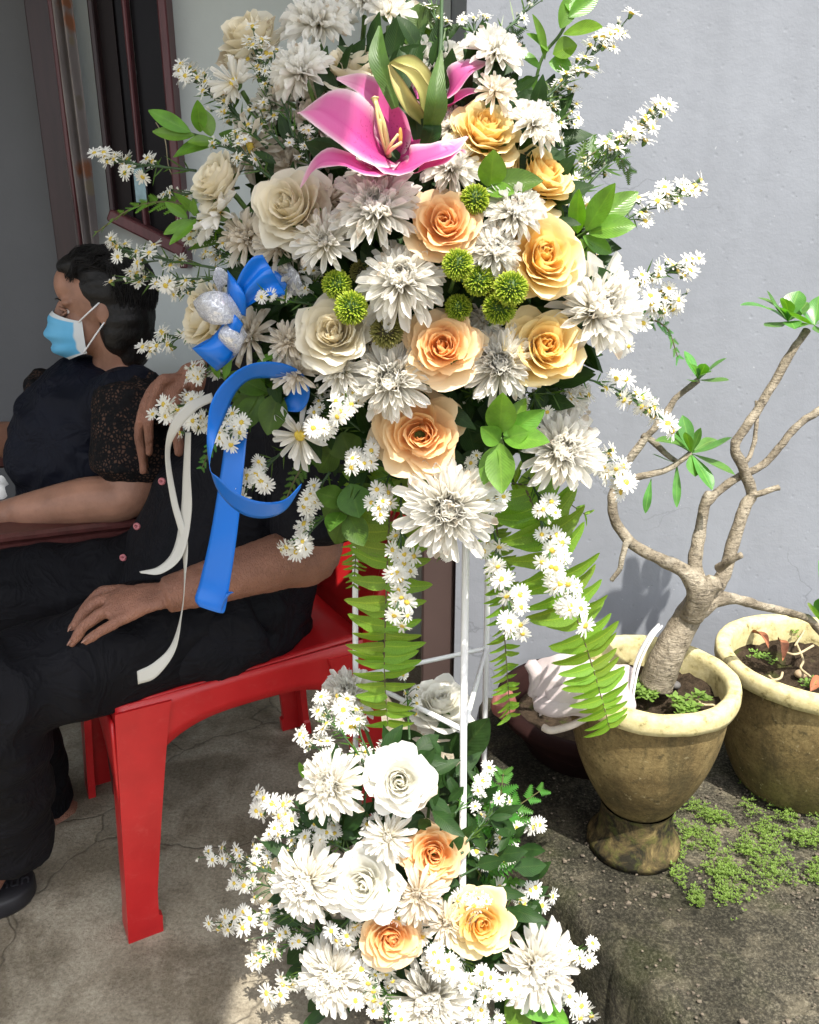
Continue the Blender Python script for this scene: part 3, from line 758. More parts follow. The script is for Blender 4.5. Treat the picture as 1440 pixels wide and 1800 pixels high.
# side aprons with arched lower edge, front apron
def apron(P, n, drop):
    return thick(grid(lambda u, v: P((u+1)/2, v), n, 4), .005)
for s in (-1, 1):
    def P(t, v, s=s):
        a = hd+.01 - t*(2*hd+.02); low = .055 + .11*(abs(t-.5)*2)**3.2
        return CP(a, s*(hw+.004*v), SH+.008+.012*t - v*low)
    g = grid(lambda u, v: P((u+1)/2, v), 29, 5)
    if s > 0: g = (g[0], [tuple(reversed(q)) for q in g[1]])
    part('apron', thick(g, .005), RED, chair)
def P2(t, v):
    low = .05 + .10*(abs(t-.5)*2)**3.2
    return CP(hd+.014+.004*v, (t*2-1)*hw, SH-.018-v*low)
part('front_apron', thick(grid(lambda u, v: P2((u+1)/2, v), 25, 5), .005), RED, chair)
# legs: L-shaped tapering channels with a thicker shoe
def cleg(sa, sb):
    v = []; f = []
    for t in (0, .06, .12, .2, .3, .4, .5, .6, .7, .8, .88, .915, .925, 1.):
        z = SH+.0-(SH+.0)*t
        sp = .02*t; wd = .085-.035*min(1, t*1.25)**.8; wd2 = .075-.028*min(1, t*1.25)**.8
        if z < .032: wd += .006; wd2 += .006
        o_ = (hd+.012+sp*(1.3 if sa > 0 else 1.6))*sa; b_ = (hw+.006+sp*.7)*sb
        th = .014
        pts = [(o_, b_), (o_-sa*wd, b_), (o_-sa*wd, b_-sb*th), (o_-sa*th, b_-sb*th), (o_-sa*th, b_-sb*wd2), (o_, b_-sb*wd2)]
        v += [CP(a, b, z) for a, b in pts]
    for i in range(13):
        for k in range(6): f.append((i*6+k, i*6+(k+1) % 6, (i+1)*6+(k+1) % 6, (i+1)*6+k))
    f.append(tuple(range(78, 84))); f.append(tuple(range(5, -1, -1)))
    return v, f
for sa in (1, -1):
    for sb in (1, -1): part('leg', cleg(sa, sb), RED, chair, False)
def backfn(u, v):
    h = v*.40; a = -hd-.005 - h*.30 - .03*math.cos(u*PI/2)*math.sin(v*2.5); b = u*(hw-.012+.004*math.sin(v*3))
    return CP(a, b*(1-.10*max(0, v-.75)/.25*abs(u)), SH+.012+h)
bg_ = grid(backfn, 17, 15)
part('backrest', thick(bg_, .007), RED, chair)
for sb in (-1, 1):
    part('back_post', tube([CP(-hd-.008-h*.30, sb*(hw-.008), SH+.005+h) for h in (0, .1, .2, .3, .39)], [.022, .020, .019, .018, .015], 12, .7), RED, chair)

# ------------------------------------------------------------------ wooden armchair of the woman
WD = MAT['wood_dark']
ac = thing('wooden_armchair', 'dark maroon wooden armchair with a broad flat armrest', 'armchair', at_z(120, 1300, 0))
A0 = at(-120, 965, 1.36); A1 = at(268, 893, 1.50); A0.z = A1.z = (A0.z+A1.z)/2
dr = (A1-A0).normalized(); nrm_ = V((-dr.y, dr.x, 0)); Lr = (A1-A0).length
Mr = Matrix((dr, nrm_, V((0, 0, 1)))).transposed()
mid = (A0+A1)/2
part('armrest', join(bbox_round(mid, (Lr, .085, .018), .006, Mr), bbox_round(mid+V((0, 0, -.024))-nrm_*.004, (Lr-.01, .06, .026), .004, Mr)), WD, ac, False)
for t, z0 in ((.06, 0), (.70, 0)):
    p = A0.lerp(A1, t); part('leg', bbox_round((p.x, p.y, (p.z-.036)/2), (.05, .05, p.z-.036), .004, Mr), WD, ac, False)
part('seat_rail', bbox_round(mid+V((0, 0, .33-mid.z)), (Lr, .035, .07), .004, Mr), WD, ac, False)
part('seat', bbox_round(mid+nrm_*.29+V((0, 0, .36-mid.z)), (Lr, .56, .05), .012, Mr), simple('seat_cushion', (.03, .03, .035), .8, .2, 40), ac, False)
m2 = mid+nrm_*.58
part('armrest', bbox_round(m2, (Lr, .085, .03), .006, Mr), WD, ac, False)
for t in (.06, .97):
    p = A0.lerp(A1, t)+nrm_*.56; part('leg', bbox_round((p.x, p.y, (p.z-.02)/2), (.05, .05, p.z-.02), .004, Mr), WD, ac, False)
bk = A1+nrm_*.29+dr*.02
for k in range(5):
    part('back_slat', bbox_round(bk+nrm_*(-.22+.11*k)+V((0, 0, .58-bk.z)), (.016, .06, .36), .003, Mr), WD, ac, False)
part('top_rail', bbox_round(bk+V((0, 0, .78-bk.z)), (.03, .62, .06), .006, Mr), WD, ac, False)
# ------------------------------------------------------------------ people
def skinm(name, c, wr=.5):
    q = N(name); co = q.coord(); a = q.noise(18, 5, .6, co); b = q.noise(170, 5, .65, co)
    v = q.n('ShaderNodeTexVoronoi', _feature='DISTANCE_TO_EDGE', Scale=210); 
    mp = q.n('ShaderNodeMapping'); mp.inputs['Scale'].default_value = (1, 1, .6); q.l(co, mp.inputs[0]); q.l(mp.outputs[0], v.inputs['Vector'])
    cc = q.ramp(a, [(.3, tuple(x*.75 for x in c)), (.7, tuple(x*1.2 for x in c))])
    cc = q.mix(q.ramp(b, [(.58, 0.), (.75, .4)]), cc, tuple(x*.6 for x in c))
    q.color(cc); q.rough(.5, .4)
    q.b.inputs['Subsurface Weight'].default_value = .12; q.b.inputs['Subsurface Radius'].default_value = (.006, .003, .0015)
    h = q.math('ADD', q.math('MULTIPLY', q.ramp(v.outputs['Distance'], [(0, 0.), (.12, 1.)]), .35), b)
    q.bump(h, wr, .0018)
skinm('skin_man', (.28, .13, .085), .9)
skinm('skin_woman', (.32, .165, .11), .2)
def clothm(name, c, rough=.75, lace=None):
    q = N(name); co = q.coord(); a = q.noise(7, 4, .6, co, .6); wv = q.noise(900, 2, .5, co)
    cc = q.ramp(a, [(.3, tuple(x*.75 for x in c)), (.7, tuple(x*1.3 for x in c))])
    if lace:
        v = q.n('ShaderNodeTexVoronoi', _feature='DISTANCE_TO_EDGE', Scale=150); q.l(co, v.inputs['Vector'])
        pt = q.noise(40, 3, .6, co)
        m = q.math('MULTIPLY', q.ramp(v.outputs['Distance'], [(.12, 0.), (.3, 1.)]), q.ramp(pt, [(.42, 0.), (.56, .8)]))
        cc = q.mix(m, cc, lace)
    q.color(cc); q.rough(rough, .25)
    q.b.inputs['Specular IOR Level'].default_value = .12
    n1 = q.bump(q.ramp(q.noise(13, 3, .5, co, 1.6), [(.40, 0.), (.5, 1.), (.60, 0.)]), .28, .008); q.bump(wv, .25, .0006, n1)
clothm('cloth_black', (.0075, .0075, .010))
clothm('cloth_trouser', (.006, .006, .008), .7)
clothm('cloth_lace', (.006, .006, .007), .8, (.11, .06, .042))
clothm('cloth_navy', (.006, .007, .013), .6)
q = N('hair_black'); co = q.coord(); mp = q.n('ShaderNodeMapping'); mp.inputs['Scale'].default_value = (60, 260, 60); q.l(co, mp.inputs[0])
b = q.noise(2, 4, .6, mp.outputs[0]); q.color(q.ramp(b, [(.35, (.003, .0025, .0025)), (.75, (.014, .012, .011))])); q.rough(.5, .3); q.bump(b, .5, .003)
def fold(amp, sc_, seed=0, stretch=(1, 1, 1)):
    def fn(p):
        q = V((p.x*stretch[0], p.y*stretch[1], p.z*stretch[2]))*sc_+V((seed, seed, 0))
        n = noise.noise(q + noise.noise_vector(q*.6)*.7)
        return amp*(1-2*abs(n)) - amp*.5 + amp*.35*noise.noise(q*2.3)
    return fn

# ---- man (his head and shoulders are behind the flowers)
man = thing('person', 'seated man in black short-sleeved shirt and trousers, hand resting on his thigh', 'person', (cc_.x, cc_.y, 0))
FD3, SD3 = FD, SD
hipc = cc_ - FD*.03 + V((0, 0, SH+.10))
hipN, hipF = hipc+SD*.10-V((0, 0, .015)), hipc-SD*.10-V((0, 0, .015))
kneeN = at(-30, 1232, 1.03); ankN = at(24, 1490, 1.13); ankB = at(-30, 1490, 1.13); kneeF = at(-40, 1080, 1.33); ankF = at(85, 1440, 1.40)
chest = hipc + V((0, 0, .28)) - FD*.11; neck = hipc + V((0, 0, .425)) - FD*.17
shN = chest + SD*.185 + V((0, 0, .115)); shF = chest - SD*.185 + V((0, 0, .115))
elN = at(556, 968, 1.19); wrN = at(292, 1046, 1.085)
elF = at(430, 655, 1.50); wrF = at(326, 668, 1.42)
headc = neck + V((0, 0, .14)) + FD*.0
def seg(pts, n=12, ns=14, flat=1., up=None): return curve_tube([(*p, r) for p, r in pts], n, ns, flat, up)
# near hand, palm down on the thigh
kn = [at(186, 1040, 1.125), at(184, 1054, 1.103), at(192, 1072, 1.078), at(208, 1092, 1.055)]
tips = [at(140, 1086, 1.105), at(124, 1110, 1.085), at(123, 1134, 1.058), at(148, 1130, 1.032)]
mids = [at(160, 1058, 1.117), at(150, 1075, 1.094), at(152, 1098, 1.068), at(178, 1109, 1.042)]
fr = [.0084, .0087, .0084, .0076]
handN = []
for k in range(4):
    a = wrN.lerp(kn[k], .25)
    handN.append(curve_tube([(*a, .012), (*kn[k], fr[k]*1.16), (*mids[k], fr[k]*1.03), (*(mids[k].lerp(tips[k], .55)), fr[k]*.93), (*tips[k], fr[k]*.72)], 22, 12))
pc = (kn[0]+kn[1]+kn[2]+kn[3])/4
handN.append(curve_tube([(*wrN, .026), (*wrN.lerp(pc, .35), .030), (*wrN.lerp(pc, .7), .033), (*wrN.lerp(pc, .95), .030)], 14, 18, .48, (kn[0]-kn[3]).cross(pc-wrN).normalized()))
th_b = wrN.lerp(kn[0], .25)+V((0, .012, -.004)); handN.append(curve_tube([(*th_b, .014), (*at(215, 1052, 1.125), .012), (*at(180, 1072, 1.13), .010), (*at(165, 1085, 1.125), .008)], 18, 12))
# far hand hanging over the chair arm
wF = wrF
knF = [at(283, 672, 1.385), at(270, 684, 1.40), at(264, 700, 1.415), at(262, 714, 1.43)]
tipF = [at(262, 800, 1.385), at(253, 832, 1.40), at(256, 822, 1.415), at(262, 800, 1.43)]
midF = [at(262, 735, 1.38), at(245, 752, 1.395), at(247, 758, 1.41), at(252, 752, 1.425)]
handF = []
for k in range(4):
    handF.append(curve_tube([(*wF.lerp(knF[k], .3), .012), (*knF[k], fr[k]*1.2), (*midF[k], fr[k]*1.05), (*midF[k].lerp(tipF[k], .5), fr[k]*.95), (*tipF[k], fr[k]*.7)], 22, 12))
pF = (knF[0]+knF[1]+knF[2]+knF[3])/4
handF.append(curve_tube([(*wF, .026), (*wF.lerp(pF, .4), .031), (*wF.lerp(pF, .85), .033)], 12, 18, .55, V((0, -.3, 1))))
handF.append(curve_tube([(*wF.lerp(pF, .35)+V((.004, -.01, -.012)), .014), (*at(306, 725, 1.375), .0125), (*at(312, 765, 1.37), .0105), (*at(316, 800, 1.372), .0085)], 20, 12))
body = join(
    seg([(shN, .05), (shN.lerp(elN, .5), .046), (elN, .040), (elN.lerp(wrN, .25), .043), (elN.lerp(wrN, .6), .036), (wrN, .0265)], 40, 18),
    seg([(shF, .05), (shF.lerp(elF, .5), .046), (elF, .040), (elF.lerp(wrF, .4), .038), (wrF, .0265)], 30, 18),
    seg([(hipc, .09), (chest, .09), (neck-V((0, 0, .03)), .06)], 14, 18), seg([(shN, .05), (chest+V((0, 0, .11)), .07), (shF, .05)], 12, 14),
    seg([(neck-V((0, 0, .04)), .058), (neck+V((0, 0, .04)), .054), (headc, .05)], 8, 16),
    ellip(headc, (.078, .092, .112), 24, 16, Matrix((SD, FD, V((0, 0, 1)))).transposed()),
    ellip(headc+FD*.035-V((0, 0, .06)), (.055, .055, .055), 18, 12), ellip(headc+FD*.098-V((0, 0, .01)), (.013, .02, .022), 12, 8),
    seg([(hipN, .05), (kneeN, .04), (ankB, .03)], 20, 14), seg([(hipF, .05), (kneeF, .04), (ankF, .03)], 20, 14),
    # feet
    seg([(ankB, .034), (at_z(-25, 1550, .06), .034)], 6, 14),
    seg([(at_z(-22, 1550, .06), .030), (at_z(-50, 1572, .06), .036), (at_z(-100, 1590, .05), .034)], 10, 14, .7),
    seg([(ankF, .034), (at(118, 1436, 1.39), .034), (at(70, 1462, 1.34), .034), (at(10, 1480, 1.28), .030)], 14, 14),
    *handN, *handF)
remeshed('body', body, .0032, 2, man, MAT['skin_man'], lambda p: .0012*noise.noise(p*60)+.0008*noise.noise(p*140))
# nails
nailm = simple('nail', (.36, .20, .15), .3, .1, 50)
for tp, md in list(zip(tips, mids))+[(at(316, 800, 1.372), at(312, 765, 1.37))]:
    d = (tp-md).normalized(); c = tp + VB*.0062 - d*.001 + VU*.002
    part('nail', ellip(c-d*.002, (.0042, .0016, .0055), 12, 8, basis(d).to_3x3() @ Matrix.Rotation(PI/2*0, 3, 'Z')), nailm, man)
# shirt: torso and two short sleeves
Mt = Matrix((SD, FD, V((0, 0, 1)))).transposed()
def trunk(levels):
    v = []; f = []; n = 28
    for c, a, b in levels:
        for k in range(n):
            t = 2*PI*k/n; v.append(c + Mt @ V((a*math.cos(t), b*math.sin(t), 0)))
    for i in range(len(levels)-1):
        for k in range(n): f.append((i*n+k, i*n+(k+1) % n, (i+1)*n+(k+1) % n, (i+1)*n+k))
    f.append(tuple(range(n-1, -1, -1))); f.append(tuple(range((len(levels)-1)*n, len(levels)*n)))
    return v, f
hz = V((0, 0, 1))
shirt = join(trunk([(hipc-hz*.085+FD*.03, .205, .165), (hipc-hz*.02+FD*.02, .20, .175), (hipc+hz*.08+FD*.0, .185, .165), (hipc+hz*.18-FD*.05, .185, .15), (chest, .195, .135), (chest+hz*.10, .185, .11), (chest+hz*.165, .12, .085), (neck, .07, .07)]),
    seg([(shN-SD*.04, .080), (shN+hz*.01, .079), (shN.lerp(elN, .5), .072), (shN.lerp(elN, .93), .068)], 16, 20),
    seg([(shF+SD*.04, .080), (shF+hz*.01, .079), (shF.lerp(elF, .5), .070), (shF.lerp(elF, .85), .066)], 16, 20),
    # loose tail of the shirt lying over the near thigh
    seg([(hipc+SD*.15+FD*.02-hz*.02, .085), (hipc+SD*.16+FD*.10-hz*.045, .07), (hipc+SD*.15+FD*.19-hz*.06, .045)], 10, 16))
remeshed('shirt', shirt, .006, 4, man, MAT['cloth_black'], fold(.008, 13, 2, (1, 1, .55)))
tro = join(seg([(hipN-FD*.02, .105), (hipN.lerp(kneeN, .45), .092), (hipN.lerp(kneeN, .9), .080), (kneeN+hz*.01, .078), (kneeN.lerp(ankN, .2)-hz*.0, .080), (kneeN.lerp(ankN, .5), .075), (kneeN.lerp(ankN, .8), .068), (kneeN.lerp(ankN, .97), .066)], 50, 22),
    seg([(hipF-FD*.02, .105), (hipF.lerp(kneeF, .45), .092), (kneeF, .08), (kneeF.lerp(ankF, .5), .070), (kneeF.lerp(ankF, .92), .062)], 44, 22),
    trunk([(hipc-hz*.105, .19, .14), (hipc-hz*.03, .19, .14), (hipc+hz*.06, .17, .13)]))
remeshed('trousers', tro, .006, 4, man, MAT['cloth_trouser'], fold(.010, 11, 5, (.8, .8, 1)))
# buttons
btm = simple('button_pink', (.42, .13, .15), .3, .1, 50)
for x, y in ((285, 846), (241, 925), (217, 980)):
    c = at(x, y, 1.245+.02*(y-846)/134); 
    dirn = (FD*.5+SD*.5+VB*.5).normalized()
    Mb = basis(dirn)
    prof = [(.0008, .001), (.0022, .0012), (.0024, .003), (.0052, .0034), (.006, .002), (.006, 0)]
    v, f = lathe((0, 0, 0), prof, 18)
    part('button', ([Mb @ p + c for p in v], f), btm, man)
part('hair', ellip(headc+hz*.03-FD*.015, (.084, .098, .10), 20, 14, Mt), MAT['hair_black'], man)
# slipper on the near foot
sp = thing('slipper', 'black rubber slipper with raised lettering on the man\'s near foot', 'slipper', at_z(10, 1590, 0))
sA, sB = at_z(66, 1566, .0), at_z(-120, 1610, .0)
dirs = (sA-sB).normalized(); sid = V((-dirs.y, dirs.x, 0)); Ls = (sA-sB).length
sv = []; sf = []; ns = 28
for z, k in ((0, .96), (.006, 1.), (.026, 1.), (.032, .95)):
    for i in range(ns):
        a = 2*PI*i/ns; q = (abs(math.cos(a))**.8*math.copysign(1, math.cos(a))); 
        sv.append((sA+sB)/2 + dirs*(q*Ls/2*k) + sid*(math.sin(a)*.052*k*(1+.12*math.cos(a))) + hz*(z+.0015))
for i in range(3):
    for k in range(ns): sf.append((i*ns+k, i*ns+(k+1) % ns, (i+1)*ns+(k+1) % ns, (i+1)*ns+k))
sf.append(tuple(range(3*ns, 4*ns))); sf.append(tuple(range(ns-1, -1, -1)))
rub = simple('rubber_black', (.012, .012, .015), .55, .2, 60, .2, 500)
part('sole', (sv, sf), rub, sp)
fc = bpy.data.curves.new('lettering', 'FONT'); fc.body = 'mun'; fc.size = .034; fc.extrude = .0012
to = bpy.data.objects.new('tmpt', fc); col.objects.link(to)
tm = bpy.data.meshes.new_from_object(to.evaluated_get(bpy.context.evaluated_depsgraph_get())); bpy.data.objects.remove(to)
o = mk('lettering', tm, sp, simple('rubber_grey', (.03, .03, .035), .5))
pL = at_z(-14, 1568, .034); o.location = pL-sp.location; o.rotation_euler = (0, 0, math.atan2(dirs.y, dirs.x)+.05)

# ---- woman
wom = thing('person', 'seated woman in black lace dress wearing a light blue face mask', 'person', at_z(150, 1250, 0))
WY = 1.66
hd_c = at(178, 536, WY); HS = .86; FW = V((-.97, -.23, -.03)).normalized(); SW = V((-FW.y, FW.x, 0)).normalized()
if SW.y > 0: SW = -SW        # towards the viewer
UW = SW.cross(FW); UW = UW if UW.z > 0 else -UW
MW = Matrix((SW, FW, UW)).transposed(); MH = MW*.86; MW = MH
def HW(s, f, u): return hd_c + (SW*s + FW*f + UW*u)*HS
neckb = at(206, 655, WY+.02); chestw = at(165, 770, WY+.02); pelv = at(185, 985, WY+.06)
shNw = at(243, 705, WY-.14); shFw = at(110, 690, WY+.15); elNw = at(228, 868, WY-.20); wrNw = at(10, 905, 1.46); elFw = at(70, 775, WY+.16); wrFw = at(-60, 770, WY+.02)
hnw = at(-70, 930, 1.40)
bodyw = join(
    ellip(HW(0, -.008, .018), (.074, .092, .098), 28, 20, MH),                 # skull
    ellip(HW(0, .032, -.045), (.060, .058, .066), 24, 16, MW),                 # lower face
    ellip(HW(0, .060, .045), (.052, .034, .045), 20, 14, MW),                  # forehead
    ellip(HW(.036, .066, .012), (.024, .016, .010), 14, 10, MW), ellip(HW(-.036, .066, .012), (.024, .016, .010), 14, 10, MW),   # brows
    ellip(HW(.036, .050, -.036), (.024, .024, .022), 16, 12, MW), ellip(HW(-.036, .050, -.036), (.024, .024, .022), 16, 12, MW),   # cheeks
    seg([(HW(0, .082, .006), .010), (HW(0, .092, -.015), .011), (HW(0, .103, -.036), .0135), (HW(0, .094, -.046), .011)], 14, 12),   # nose
    ellip(HW(0, .072, -.09), (.026, .022, .02), 14, 10, MW),
    seg([(HW(0, -.012, -.05), .052), (HW(0, -.025, -.10), .048), (neckb, .052), (neckb-V((0, 0, .05)), .07)], 14, 18),
    seg([(shNw, .048), (neckb-V((0, 0, .06)), .075), (shFw, .048)], 12, 14),
    seg([(neckb-V((0, 0, .08)), .1), (chestw, .12), (pelv, .13)], 14, 18),
    seg([(shNw, .050), (shNw.lerp(elNw, .6), .050), (elNw, .044), (elNw.lerp(wrNw, .35), .045), (elNw.lerp(wrNw, .75), .036), (wrNw, .028), (hnw, .026)], 40, 18),
    seg([(shFw, .048), (elFw, .046), (elFw.lerp(wrFw, .5), .040), (wrFw, .028)], 24, 16),
    ellip(HW(.074, -.012, -.012), (.008, .018, .030), 12, 10, MW))
remeshed('body', bodyw, .0042, 4, wom, MAT['skin_woman'])
# eyes with lids, brows
eyew = simple('eye_white', (.62, .58, .54), .2, .05, 20); eyed = simple('eye_iris', (.012, .008, .006), .15, .1, 20)
for s in (1, -1):
    c = HW(.031*s, .0655, -.008)
    e = part('eye', ellip(c, (.0105, .010, .0075), 16, 12, MW), eyew, wom)
    part('iris', ellip(c+FW*.0070, (.0052, .0046, .0052), 12, 10, MW), eyed, e)
    part('eyelid', seg([(HW(.044*s, .070, -.006), .0028), (HW(.037*s, .081, -.001), .0034), (HW(.028*s, .085, .000), .0034), (HW(.018*s, .080, -.006), .0028)], 14, 8), MAT['skin_woman'], wom)
    part('eyelid', seg([(HW(.044*s, .070, -.009), .0024), (HW(.036*s, .079, -.016), .003), (HW(.027*s, .082, -.017), .003), (HW(.018*s, .080, -.011), .0024)], 14, 8), MAT['skin_woman'], wom)
    part('eyebrow', seg([(HW(.048*s, .073, .014), .0014), (HW(.036*s, .086, .021), .0024), (HW(.020*s, .091, .018), .0018)], 14, 8, .5), MAT['hair_black'], wom)
# hair: swept-back cap with a low roll at the nape
hair = join(ellip(HW(0, -.026, .034), (.086, .090, .094), 28, 20, MW), ellip(HW(0, -.060, -.02), (.078, .056, .080), 22, 16, MW),
    ellip(HW(0, -.052, -.10), (.066, .042, .05), 20, 14, MW), ellip(HW(.05, -.030, -.055), (.034, .036, .055), 18, 12, MW), ellip(HW(0, -.068, -.075), (.060, .044, .05), 20, 14, MW), ellip(HW(.055, -.045, -.03), (.032, .05, .06), 18, 12, MW), ellip(HW(-.055, -.045, -.03), (.032, .05, .06), 18, 12, MW),
    ellip(HW(.0, .038, .085), (.06, .045, .03), 18, 12, MW))
remeshed('hair', hair, .005, 3, wom, MAT['hair_black'], lambda p: .004*noise.noise(V(((p-hd_c).dot(FW)*14, (p-hd_c).dot(SW)*60, (p-hd_c).dot(UW)*60))))
sv_, sf_ = [], []
for k in range(150):
    a = RND.uniform(-1.2, 1.2); s0 = math.sin(a)*.07
    p0 = HW(s0, .075-abs(s0)*.35+RND.uniform(-.01, .004), .088-abs(a)*.028); p1 = HW(s0*1.15, .02+RND.uniform(-.01, .01), .125-abs(a)*.03+RND.uniform(0, .01)); p2 = HW(s0*1.25, -.07, .115-abs(a)*.05)
    g = tube([V(x) for x in cr([tuple(p0), tuple(p1), tuple(p2)], 8)], .0007, 3, cap=False); n0 = len(sv_); sv_ += g[0]; sf_ += [tuple(i+n0 for i in q) for q in g[1]]
for k in range(700):
    a = RND.uniform(-1.45, 1.45); ph0 = rad(RND.uniform(48, 110)); ph1 = rad(RND.uniform(150, 215)); rr_ = RND.uniform(.99, 1.045); pts_ = []
    for j in range(7):
        ph = ph0+(ph1-ph0)*j/6; aa = a*(1+.06*math.sin(j+k)); ca = math.cos(aa)
        pts_.append(HW(math.sin(aa)*.089*rr_, -.030+ca*math.cos(ph)*.096*rr_, .032+(ca*.35+.65)*math.sin(ph)*.096*rr_*(1 if abs(aa) < 1 else .9)))
    g = tube(pts_, RND.uniform(.0005, .0010), 3, cap=False); n0 = len(sv_); sv_ += g[0]; sf_ += [tuple(i+n0 for i in q) for q in g[1]]
tag(part('hair_strands', (sv_, sf_), MAT['hair_black'], wom), kind='stuff')
# mask: pleated panel wrapped round nose, mouth and chin
mk_ = thing('face_mask', 'light blue pleated face mask with white edges on the woman', 'mask', HW(0, .1, -.05))
def maskfn(scale=1.0):
    t_ = []; u_ = []
    def fn(u, v):
        ang = u*1.12; fc_ = cr([(.098,), (.117,), (.120,), (.112,), (.088,)], 33)[int(v*32+.5)][0]
        side = .068+.004*math.sin(PI*v); cu = math.cos(ang); k0 = math.cos(1.12)
        p = HW(math.sin(ang)*side/math.sin(1.12), .030+(fc_-.030)*max(0, (cu-k0)/(1-k0))**.75, -.006-.112*v - .022*abs(u)**1.5*(1-v) + .020*abs(u)**1.5*v)
        pl = .0055*math.sin(v*PI*5.5)*(1-abs(u)**3)*(.4+v)
        t_.append(v); u_.append(abs(u)); return p + FW*pl + FW*.006
    return fn, t_, u_
fn, t_, u_ = maskfn(); g = grid(fn, 31, 31)
qm = N('mask_blue'); wv = qm.noise(500, 2); eu = qm.ramp(qm.attr('u'), [(.90, 0.), (.925, 1.)]); et = qm.ramp(qm.attr('t'), [(.0, 1.), (.06, 1.), (.075, 0.), (.95, 0.), (.965, 1.)])
qm.color(qm.mix(qm.math('MAXIMUM', eu, et), qm.ramp(qm.noise(14, 3), [(.3, (.10, .40, .68)), (.7, (.17, .50, .78))]), (.66, .70, .72))); qm.rough(.8, .2); qm.bump(wv, .2, .0006); qm.translucent(.12)
part('panel', g, qm.m, mk_, True, {'t': t_, 'u': u_})
for (f_, a, e) in ((fn, (.97, .04), HW(.076, -.008, .012)), (fn, (.97, .96), HW(.077, -.012, -.030))):
    p0 = fn(*a); part('ear_loop', curve_tube([(*p0, .0016), (*(p0.lerp(e, .5)+SW*.012), .0016), (*e, .0016)], 14, 6), MAT['metal_white'], mk_)
# dress
drs = join(seg([(neckb-V((0, 0, .105)), .085), (neckb-V((0, 0, .135)), .125), (chestw+V((0, 0, .02)), .155), (chestw-V((0, 0, .07)), .16), (chestw.lerp(pelv, .6), .165), (pelv, .18)], 30, 26),
    seg([(shFw-V((0, 0, .0)), .062), ((shFw+shNw)/2+V((0, 0, -.035)), .075), (shNw+V((0, 0, .0)), .068)], 12, 18), 
    ellip(chestw+FW*.09+SW*.06-V((0, 0, .02)), (.075, .07, .075), 16, 12), ellip(chestw+FW*.09-SW*.06-V((0, 0, .02)), (.075, .07, .075), 16, 12),
    seg([(pelv, .17), (pelv+FW*.2+V((0, 0, .02)), .125), (pelv+FW*.5+V((0, 0, .0)), .10)], 16, 20))
remeshed('dress', drs, .006, 4, wom, MAT['cloth_navy'], fold(.007, 12, 1))
slv = join(seg([(shNw+V((0, 0, .015)), .074), (shNw.lerp(elNw, .35), .078), (shNw.lerp(elNw, .8), .073)], 16, 22), seg([(shNw+V((0, 0, .01)), .055), ((shNw*.5+neckb*.5)+V((0, 0, -.035)), .058)], 8, 16))
remeshed('sleeve', slv, .006, 4, wom, MAT['cloth_lace'], fold(.006, 16, 3))
slf = join(seg([(shFw+V((0, 0, .015)), .072), (shFw.lerp(elFw, .8), .068)], 12, 22), seg([(shFw+V((0, 0, .01)), .055), ((shFw*.5+neckb*.5)+V((0, 0, -.035)), .055)], 8, 16))
remeshed('sleeve', slf, .006, 4, wom, MAT['cloth_lace'], fold(.006, 16, 4))
# tissue in her lap
ti = part('tissue', clothstrip([(-30, 845, 1.50), (0, 835, 1.52), (12, 850, 1.52)], [(-30, 880, 1.48), (0, 878, 1.49), (10, 872, 1.50)], 14, 10, .010, 3), simple('tissue_white', (.75, .75, .73), .9, .05, 40))
tag(ti, 'crumpled white tissue at the woman\'s lap by the left edge', 'tissue')
# ------------------------------------------------------------------ white tripod stand
SF, SL, SR_ = at(815, 1283, .94), at(625, 1190, 1.078), at(855, 1140, 1.166)
zr = SF.z; SL.z = SR_.z = zr
ctr = (SF+SL+SR_)/3
stand = thing('flower_stand', 'white metal tripod flower stand with a triangular brace', 'stand', (ctr.x, ctr.y, 0))
WM = MAT['metal_white']
fx = SF.x
part('leg', tube([V((fx, y_, z_)) for z_, y_ in ((.004, .835), (.25, .888), (zr, .94), (.7, .972), (.93, 1.0))], .0048, 12), WM, stand)
for p, r in ((SL, .0042), (SR_, .0045)):
    out = V((p.x-ctr.x, p.y-ctr.y, 0))
    pts = [V((ctr.x, ctr.y, 0))+out*k+V((0, 0, z)) for z, k in ((.004, 1.10), (.3, 1.03), (zr, 1.0), (.7, .965), (.93, .94))]
    part('leg', tube(pts, r, 12), WM, stand)
for a, b, r in ((SF, SL, .0036), (SL, SR_, .0036), (SR_, SF, .0036)):
    part('brace', tube([a, a.lerp(b, .5), b], r, 10), WM, stand)
rg = [V((ctr.x, ctr.y, .93))+V((.10*math.cos(a), .10*math.sin(a), 0)) for a in [2*PI*k/24 for k in range(25)]]
part('top_ring', tube(rg, .004, 8, cap=False), WM, stand)
part('lower_shelf', tube([V((ctr.x, ctr.y, .03))+V((.10*math.cos(a), .10*math.sin(a), 0)) for a in [2*PI*k/24 for k in range(25)]], .004, 8, cap=False), WM, stand)

# foam blocks that the stems are stuck into
UPC = at(760, 520, 1.03); LOC = V((ctr.x-.02, ctr.y-.06, .13))
tag(part('floral_foam', bbox_round(UPC, (.22, .16, .34), .02), MAT['floral_foam'], None, False), 'dark green foam block inside the large upper bouquet', 'floral foam')
tag(part('floral_foam', bbox_round(LOC, (.20, .14, .18), .02), MAT['floral_foam'], None, False), 'dark green foam block inside the small lower bouquet', 'floral foam')

